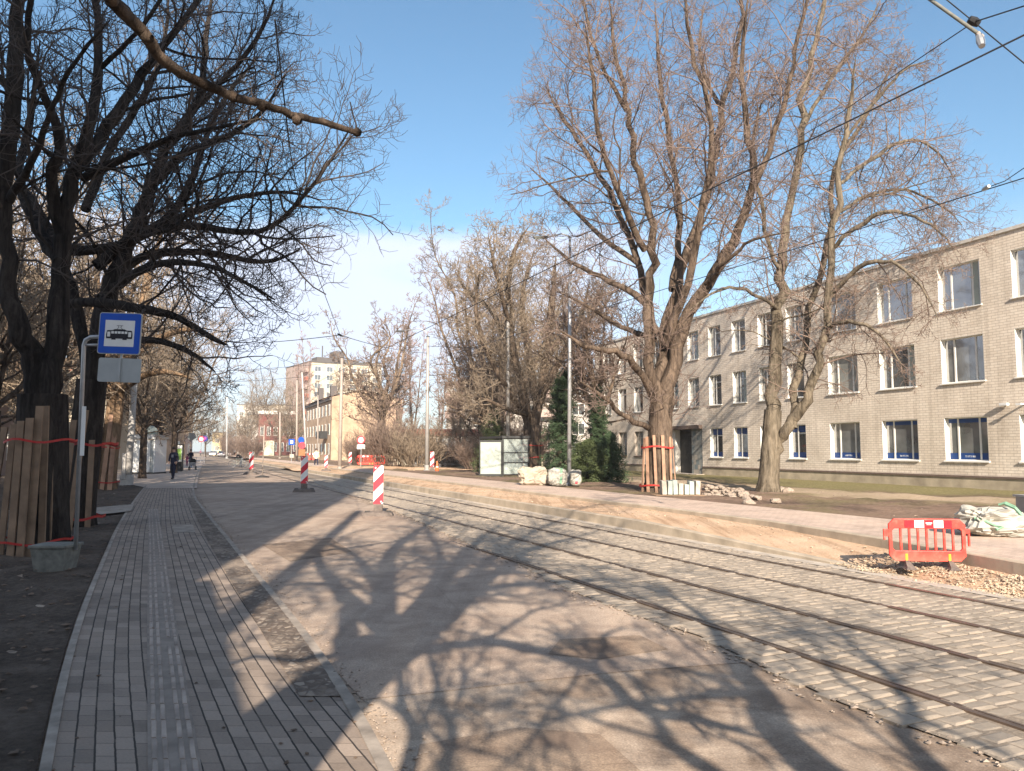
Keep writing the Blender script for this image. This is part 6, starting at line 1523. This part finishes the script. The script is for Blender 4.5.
for ri, (z0, z1) in enumerate(rows):
    for x, w_ in wide: holes.append((x - w_ / 2, x + w_ / 2, z0, z1, 'wide', ri))
    for x, w_ in narrow:
        if ri == 0 and dx0 - .3 < x < dx1 + .3: continue
        holes.append((x - w_ / 2, x + w_ / 2, z0, z1, 'narrow', ri))
xs = sorted({X0, X1, dx0, dx1} | {h for q in holes for h in q[:2]}); zs = sorted({.47, ROOF, DZ} | {h for q in holes for h in q[2:4]})
def in_hole(x, z):
    if dx0 < x < dx1 and z < DZ: return True
    return any(a < x < b and c < z < d for a, b, c, d, _, _ in holes)
mb = MB()
for i in range(len(xs) - 1):
    for j in range(len(zs) - 1):
        if in_hole((xs[i] + xs[i + 1]) / 2, (zs[j] + zs[j + 1]) / 2): continue
        a, b, c, d = xs[i], xs[i + 1], zs[j], zs[j + 1]
        mb.add([(a, 0, c), (b, 0, c), (b, 0, d), (a, 0, d)], [(3, 2, 1, 0)])
mb.add([(X1, 0, .47), (X1, -13, .47), (X1, -13, ROOF), (X1, 0, ROOF)], [(3, 2, 1, 0)])
mb.add([(X0, 0, .0), (X0, -13, .0), (X0, -13, ROOF), (X0, 0, ROOF)], [(0, 1, 2, 3)])
mb.add([(X0, -13, 0), (X1, -13, 0), (X1, -13, ROOF), (X0, -13, ROOF)], [(0, 1, 2, 3)])
wall = mb.build('wall', 'brick_beige', bld)
mb = MB()
mb.box(X0, dx0, -.3, .035, -.5, .42); mb.box(dx1, X1 + .035, -.3, .035, -.5, .42); mb.box(X1 - .3, X1 + .035, -13, -.31, -.5, .42); mb.build('plinth', 'plinth', bld)
mb = MB(); mb.box(X0, dx0, -.3, .075, .424, .50); mb.box(dx1, X1 + .06, -.3, .075, .424, .50); mb.build('plinth_ledge', 'plinth_dark', bld)
mb = MB(); mb.box(X0, X1 + .06, -.35, .07, ROOF + .003, ROOF + .13); cp_ = mb.build('coping', 'coping', bld)
mb = MB(); mb.box(X0, X1, -13, -.36, ROOF - .3, ROOF - .05); mb.build('roof', 'roof_dark', bld)
mb = MB(); mb.box(X0, X1 - .3, -12.9, -.42, -.4, ROOF - .32); mb.build('interior', 'dark', bld)
CUR = []
def hz_window(a, b, c, d, typ, ri, k):
    D_ = .17; old = a > 51 * KB and ri == 0
    fm = 'frame' if not old else 'oldframe'
    m = MB(); t = .055; y0, y1 = -D_ - .05, -D_
    m.box(a, a + t, y0, y1, c, d); m.box(b - t, b, y0, y1, c, d); m.box(a + t, b - t, y0, y1, c, c + t); m.box(a + t, b - t, y0, y1, d - t, d)
    w_ = b - a; t2 = .035
    if typ == 'wide':
        for f in (.26, .76): x = a + w_ * (1 - f); m.box(x - t2, x + t2, y0, y1, c + t, d - t)
    else:
        x = a + w_ * .60; m.box(x - t2, x + t2, y0, y1, c + t, d - t); m.box(a + t, x - t2, y0, y1, d - .48, d - .48 + .055)
    if (k * 5) % 7 < 2: cu = MB(); cu.box(a + w_ * .1, a + w_ * (.28 + .1 * (k % 3)), -D_ - .0235, -D_ - .0205, c + t, d - t); CUR.append(cu)
    else: CUR.append(None)
    fr = m.build('window', fm, bld)
    m = MB(); m.box(a, a + .012, -D_ + .001, -.002, c, d); m.box(b - .012, b, -D_ + .001, -.002, c, d); m.box(a + .012, b - .012, -D_ + .001, -.002, d - .012, d); m.build('reveal', fm, fr)
    m = MB(); m.box(a + t, b - t, -D_ - .035, -D_ - .025, c + t, d - t); m.build('pane', 'glass_pale' if (k * 7 + ri * 5) % 5 == 0 or old else 'glass_mid' if (ri == 0 and typ == 'wide') else ('glass', 'glass_mid', 'glass')[(k * 11) % 3], fr)
    if CUR[-1] is not None and ri > 0: CUR[-1].build('blind', 'offwhite', fr)
    m = MB(); m.add([(a - .05, -D_, c + .045), (b + .05, -D_, c + .045), (b + .05, .07, c - .005), (a - .05, .07, c - .005), (a - .05, -D_, c - .0), (b + .05, -D_, c - .0), (b + .05, .07, c - .05), (a - .05, .07, c - .05)],
                  [(0, 1, 2, 3), (7, 6, 5, 4), (3, 2, 6, 7), (0, 3, 7, 4), (2, 1, 5, 6)]); m.build('sill', fm if not old else 'plinth_dark', fr)
    if ri == 0 and not old:
        m = MB(); yb = -D_ - .022
        segs = [(a + t, a + w_ * .24 - t2), (a + w_ * .24 + t2, a + w_ * .74 - t2), (a + w_ * .74 + t2, b - t)] if typ == 'wide' else [(a + t, a + w_ * .6 - t2), (a + w_ * .6 + t2, b - t)]
        for p, q in segs:
            m.box(p, q, yb, yb + .004, c + t, c + t + .26)
            if typ == 'wide' and a < 31 * KB: m.box(p, q, yb, yb + .004, d - t - .17, d - t)
            elif typ != 'wide': m.box(p, q, yb, yb + .004, d - t - .34, d - t)
        m.build('banner', 'banner', fr)
        if typ == 'wide':
            m = MB(); p, q = segs[1]; r_ = random.Random(int(a * 10)); x = p + .22
            while x < q - .22:
                wv = r_.uniform(.025, .05)
                m.box(x, x + wv * .35, yb + .005, yb + .007, c + t + .09, c + t + .16)
                if r_.random() < .7: m.box(x + wv * .35, x + wv, yb + .005, yb + .007, c + t + (.09 if r_.random() < .5 else .145), c + t + (.105 if False else .16) - (.0 if r_.random() < .5 else 0))
                x += wv + .02
            m.build('banner_lettering', 'white', fr)
for k, h_ in enumerate(holes): hz_window(*h_[:5], h_[5], k)
# entrance recess
ent = MB(); ent.box(dx0 + .001, dx1 - .001, -.9, -.8, -.2, DZ); en = ent.build('entrance_wall', 'tile_teal', bld)
m = MB(); m.box(dx0, dx0 + .02, -.799, -.001, 0, DZ); m.box(dx0 + .02, dx0 + 1.2, -.45, -.02, 0, DZ - .25); m.build('tiled_pier', 'tile_teal', bld)
m = MB(); m.box(dx1 - .75, dx1 - .005, -.79, -.05, 0, DZ - .25); m.build('white_pier', 'garage_white', bld)
m = MB(); m.box(dx0 + 1.3, dx1 - .85, -.79, -.74, 0, 2.15); dr = m.build('door', 'door', bld)
m = MB(); m.box(dx0 + 1.42, dx1 - .95, -.738, -.73, 1.0, 1.95); m.build('door_glass', 'glass', dr); m = MB(); m.box(dx0 + 1.36, dx0 + 1.40, -.738, -.69, .95, 1.15); m.build('handle', 'galv', dr)
m = MB(); m.box(dx0 - .02, dx1 + .02, -.8, .25, DZ - .24, DZ - .02); m.build('canopy', 'plinth_dark', bld)
m = MB(); m.box(dx0 - .2, dx1 + .2, -.79, .6, -.15, .03); m.build('doorstep', 'light_concrete', bld)
cx = 23.3 * KB; cz = 3.15
m = MB(); m.box(cx - .16, cx + .16, .06, .20, cz, cz + .10); m.box(cx - .02, cx + .02, 0.002, .08, cz - .02, cz + .03); m.build('security_camera', 'white', bld, bevel=.01)
m = MB(); m.box(cx - .75, cx - .66, .002, .3, cz + .0, cz + .04); m.box(cx - .80, cx - .6, .26, .34, cz - .02, cz + .05); m.build('wall_lamp', 'white', bld)

def block(name, org_, rz, W, D_, Hh, wm, label, cols, rws, ww, wh, z0, dz, roof='roof_dark', sides=(1, 1), roof_h=.3, frame='frame', wmat='glass', inset=.12, cat='building', gap_front=None):
    """local x along the front (0..W), local y=0 the front plane, body behind (+y)"""
    o = thing(name, org_, label, cat, 'houses along the street', rz)
    m = MB(); m.box(0, W, 0, D_, -.5, Hh); m.build('wall', wm, o)
    m = MB(); m.box(-.25, W + .25, -.25, D_ + .25, Hh + .002, Hh + roof_h); m.build('roof', roof, o)
    def win(p0, ux, uy, c, zz_):
        # ux along wall, outward normal uy
        m = MB()
        def bx(a, b, lo, hi, d0, d1):
            pts = []
            for z in (lo, hi):
                for d in (d0, d1):
                    for a_ in (a, b): pts.append(Vector(p0) + Vector(ux) * a_ + Vector(uy) * d + Vector((0, 0, z)))
            return pts
        F6 = [(0, 2, 3, 1), (4, 5, 7, 6), (0, 1, 5, 4), (1, 3, 7, 5), (3, 2, 6, 7), (2, 0, 4, 6)]
        t = .09
        for a, b, lo, hi in ((c - ww / 2 - t, c - ww / 2, zz_ - t, zz_ + wh + t), (c + ww / 2, c + ww / 2 + t, zz_ - t, zz_ + wh + t), (c - ww / 2, c + ww / 2, zz_ - t, zz_), (c - ww / 2, c + ww / 2, zz_ + wh, zz_ + wh + t), (c - .03, c + .03, zz_, zz_ + wh)): m.add(bx(a, b, lo, hi, .005, .07), F6)
        f = m.build('window', frame, o)
        m = MB(); m.add(bx(c - ww / 2, c + ww / 2, zz_, zz_ + wh, .004, .035), F6); m.build('pane', wmat, f)
    for r_ in range(rws):
        for c in range(cols[0]): win((0, 0, 0), (1, 0, 0), (0, -1, 0), W * (c + .5) / cols[0], z0 + r_ * dz)
        for c in range(cols[1]): win((W, 0, 0), (0, 1, 0), (1, 0, 0), D_ * (c + .5) / cols[1], z0 + r_ * dz)
        for c in range(cols[2]): win((0, D_, 0), (0, -1, 0), (-1, 0, 0), D_ * (c + .5) / cols[2], z0 + r_ * dz)
    return o
# tower block: corner nearest the street at u=310
Yt = 235; c0 = P(310, 450, Yt); Ht = P(310, 362, Yt).z
t1 = block('tower_block', (c0.x, Yt, 0), R(34), 23, 24, Ht + 0.0, 'stucco_cream', 'tall cream apartment tower with dark roof huts, far behind the old tan house', (6, 0, 4), 10, 1.9, 1.5, 2.4, (Ht - 2) / 10.2, 'roof_dark', roof_h=.5)
m = MB(); m.box(3, 8, 4, 9, Ht + .5, Ht + 2.2); m.box(9, 12, 4, 9, Ht + .5, Ht + 4.5); m.box(12, 17, 4, 8, Ht + .5, Ht + 2.0); m.box(5, 5.3, 5, 5.3, Ht + 2.2, Ht + 6); m.build('roof_hut', 'roof_dark', t1)
m = MB(); m.box(-.35, -.02, .0, 24, 0, Ht); m.build('shaded_side', 'stucco_brown', t1)  # browner layer on this side, with its shade put into the colour
for r_ in range(10):
    m = MB(); zz_ = 2.2 + r_ * (Ht - 2) / 10.2; m.box(-1.3, -.36, 1.5, 6, zz_, zz_ + 1.1); m.build('balcony', 'stucco_brown' if r_ % 2 else 'roof_red', t1)
t1b = block('tower_block', (P(354, 450, 262).x, 262, 0), R(20), 9, 12, P(350, 356, 250).z * .97, 'stucco_cream', 'narrow right-hand wing of the cream apartment tower', (2, 0, 0), 10, 1.8, 1.5, 2.4, 2.9)
# old tan house: near corner at u=331; blank gable towards us, facade to the street
Yh = 112; q = P(331, 450, Yh); Hh_ = P(331, 398, Yh).z
o = thing('old_house', (q.x, Yh, 0), 'old tan plastered house with peeling blank gable and balcony, left of the large forked tree', 'building', 'houses along the street', R(23))
Wg = 10.5; rid = Hh_ + 1.2
m = MB(); m.add([(0, 0, -.5), (Wg, 0, -.5), (Wg, 0, Hh_), (Wg * .42, 0, rid), (0, 0, Hh_ + .2), (0, 26, -.5), (Wg, 26, -.5), (Wg, 26, Hh_), (Wg * .42, 26, rid), (0, 26, Hh_ + .2)],
      [(0, 1, 2, 3, 4), (9, 8, 7, 6, 5), (1, 6, 7, 2), (5, 0, 4, 9), (3, 2, 7, 8), (4, 3, 8, 9)]); m.build('wall', 'stucco_tan', o)
m = MB(); m.add([(-.5, -.2, Hh_ + .22), (Wg * .42, -.2, rid + .15), (Wg + .4, -.2, Hh_ + .05), (-.5, 26.2, Hh_ + .22), (Wg * .42, 26.2, rid + .15), (Wg + .4, 26.2, Hh_ + .05)], [(0, 1, 4, 3), (1, 2, 5, 4)])
rfo = m.build('roof', 'roof_red', o)
m = MB(); m.box(1.2, 2.2, 8, 9, rid - .5, rid + 1.3); m.box(.6, 1.4, 16, 17, rid - .6, rid + 1.5); m.build('chimney', 'roof_dark', rfo)
for r_ in range(3):
    for c in range(8):
        y = 2 + c * 3.1; zz_ = 1.0 + r_ * (Hh_ - .6) / 3; m = MB(); m.box(-.05, -.005, y - .55, y + .55, zz_, zz_ + 1.7); f = m.build('window', 'frame', o); m = MB(); m.box(-.07, -.052, y - .42, y + .42, zz_ + .1, zz_ + 1.6); m.build('pane', 'glass', f)
m = MB(); m.box(-1.2, -.02, 3.2, 6.4, 3.4, 3.55); m.box(-1.2, -1.15, 3.2, 6.4, 3.55, 4.5); m.box(-1.2, -.02, 3.2, 3.25, 3.55, 4.5); m.build('balcony', 'dark', o)
m = MB(); m.box(-.3, -.02, 0, 26, Hh_ - .3, Hh_ + .1); m.build('cornice', 'roof_dark', o)
# dark red wooden house
Yr = 205; q = P(258, 450, Yr); Hr = P(265, 414, Yr).z
rh = block('wooden_house', (q.x, Yr, 0), R(22), 10.4, 9, Hr, 'brick_red', 'dark red wooden house with pale roof near the street end', (6, 0, 3), 2, .8, 2.2, 1.4, 4.2, 'coping', roof_h=.9)
m = MB(); m.box(1.2, 4.0, -1.2, -.01, 0, 4.2); m.build('porch', 'stucco_cream', rh)
# small yellow house, far pale house
block('yellow_house', (P(212, 450, 260).x, 260, 0), R(8), 3.2, 8, P(215, 433, 260).z, 'paleyellow', 'small pale yellow house at the left end of the street', (1, 0, 0), 2, 1.2, 1.3, 1.6, 2.6)
block('pale_block', (P(236, 450, 330).x, 330, 0), R(5), 14, 9, P(240, 405, 330).z, 'garage_white', 'hazy pale block glimpsed above the far trees left of the tower', (4, 0, 0), 6, 1.6, 1.4, 2, 2.9)
block('pale_block', (P(262, 450, 300).x, 300, 0), R(5), 12, 9, P(270, 405, 300).z, 'stucco_cream', 'hazy pale block just left of the tower, behind the red wooden house', (4, 0, 0), 6, 1.6, 1.4, 2, 2.9)
# balconied block behind trees
Yb = 118; q = P(446, 450, Yb); Hb = P(446, 385, Yb).z
bb = block('apartment_block', (q.x, Yb, 0), R(-18), 34, 12, Hb, 'stucco_grey', 'four-storey grey-brown apartment block with balconies, behind the birches', (9, 0, 0), 4, 1.7, 1.5, 1.2, 2.8, roof_h=.5)
for r_ in range(4):
    for c in (0, 2, 4, 6): m = MB(); x = 34 * (c + .5) / 9; m.box(x - 1.6, x + 1.6, -1.2, -.08, .9 + r_ * 2.8, 1.0 + r_ * 2.8); m.box(x - 1.6, x + 1.6, -1.2, -1.12, 1.0 + r_ * 2.8, 2.0 + r_ * 2.8); m.build('balcony', 'stucco_brown', bb)
# garage with red roof
Yg = 80; q = P(404, 450, Yg)
gg = block('garage', (q.x, Yg, 0), R(-6), 7.2, 6, P(430, 436, Yg).z, 'garage_white', 'low white building with red-brown roof behind the brown bushes', (0, 0, 0), 0, 1, 1, 1, 1, 'roof_red', roof_h=.7)
m = MB(); m.box(1.0, 4.6, -.06, -.01, 0, 2.0); m.build('gate', 'stucco_brown', gg)
o = thing('garden_wall', P(404, 460, 74), 'long cream garden wall behind the brown bushes and parked cars', 'wall', rz=R(-4)); o.location.z = 0
m = MB(); m.box(-1, 16, 0, .25, -.2, 1.5); m.build('wall', 'stucco_cream', o); m = MB(); m.box(-1.05, 16.05, -.05, .3, 1.502, 1.58); m.build('coping', 'coping', o)
# left side: grey building behind the big trunk, far tan building behind the sunlit trees
q = P(-190, 450, 46); block('grey_house', (q.x, 46, 0), R(6), 9, 9, 6.2, 'stucco_brown', 'grey house glimpsed between the boards and the left picture edge', (2, 3, 0), 2, 1.0, 1.6, 1.1, 3.2)
q = P(20, 450, 95); block('tan_house', (q.x, 95, 0), R(8), 16, 12, 10, 'stucco_tan', 'tan house hidden behind the olive trees left of the kiosk', (5, 2, 0), 3, 1.2, 1.7, 1.1, 3.1, 'roof_red')
q = P(100, 450, 150); block('brown_house', (q.x, 150, 0), R(8), 14, 12, 9, 'stucco_brown', 'brownish house behind the far left tree row', (5, 2, 0), 2, 1.2, 1.7, 1.1, 3.4, 'roof_dark')
q = P(-60, 450, 60); block('cream_house', (q.x, 60, 0), R(8), 12, 10, 8, 'stucco_cream', 'cream house seen low between the two huge dark trunks', (4, 2, 0), 2, 1.2, 1.7, 1.1, 3.2, 'roof_red')
# buildings behind the camera that shade the near pavement
q = Vector((-1.55, -12, 0)); dS = Vector((-math.sin(TH), math.cos(TH), 0))
b_ = block('apartment_house', tuple(q - Vector((math.cos(TH), math.sin(TH), 0)) * 14), TH, 14, 10, 21.5, 'stucco_grey', 'grey apartment house outside the frame, shading the near pavement', (4, 4, 0), 6, 1.3, 1.6, 1.2, 3.2)
m = MB(); m.box(12.3, 13.9, .4, 2.0, 21.8, 34.5); m.build('chimney', 'brick_red', b_)  # unseen tall stack, shaped to cast the far strip of shade
# unseen wing put in only to shade the pavement edge
w0 = S(-17, -4.15); b2 = block('shade_wing', tuple(w0 - Vector((math.cos(TH), math.sin(TH), 0)) * 9), TH, 9, 13.2, 7.0, 'stucco_grey', 'low grey wing added outside the frame to shade the near pavement edge', (3, 4, 0), 2, 1.4, 1.6, 1.2, 3.2)

# more far crowns and bushes closing the street end
for pr, u, Y, vt, lb in ((protoB, 222, 240, 420, 'far bare tree behind the row of pale cars'),
                         (protoA, 205, 190, 405, 'far bare tree rising over the purple sign'), (protoB, 246, 150, 415, 'low bare tree left of the dark red house'), (protoA, 291, 150, 398, 'bare tree behind the square blue sign'), (protoB, 345, 170, 372, 'bare tree between the tower and the tan gable')):
    cp(pr, u, Y, vt, 12.5, lb, rz=u * .7)
for u, Y, sc_, lb in ((250, 140, 1.0, 'brown bush at the kerb left of the dark red house'), (233, 190, 1.2, 'far brown bush beside the pale cars'), (520, 55, .9, 'brown bush at the foot of the stout tree')):
    o = copy_tree(bA); q = P(u, 462, Y); o.location = (q.x, Y, .1); o.scale = (sc_,) * 3; o.rotation_euler = (0, 0, u); o['label'] = lb
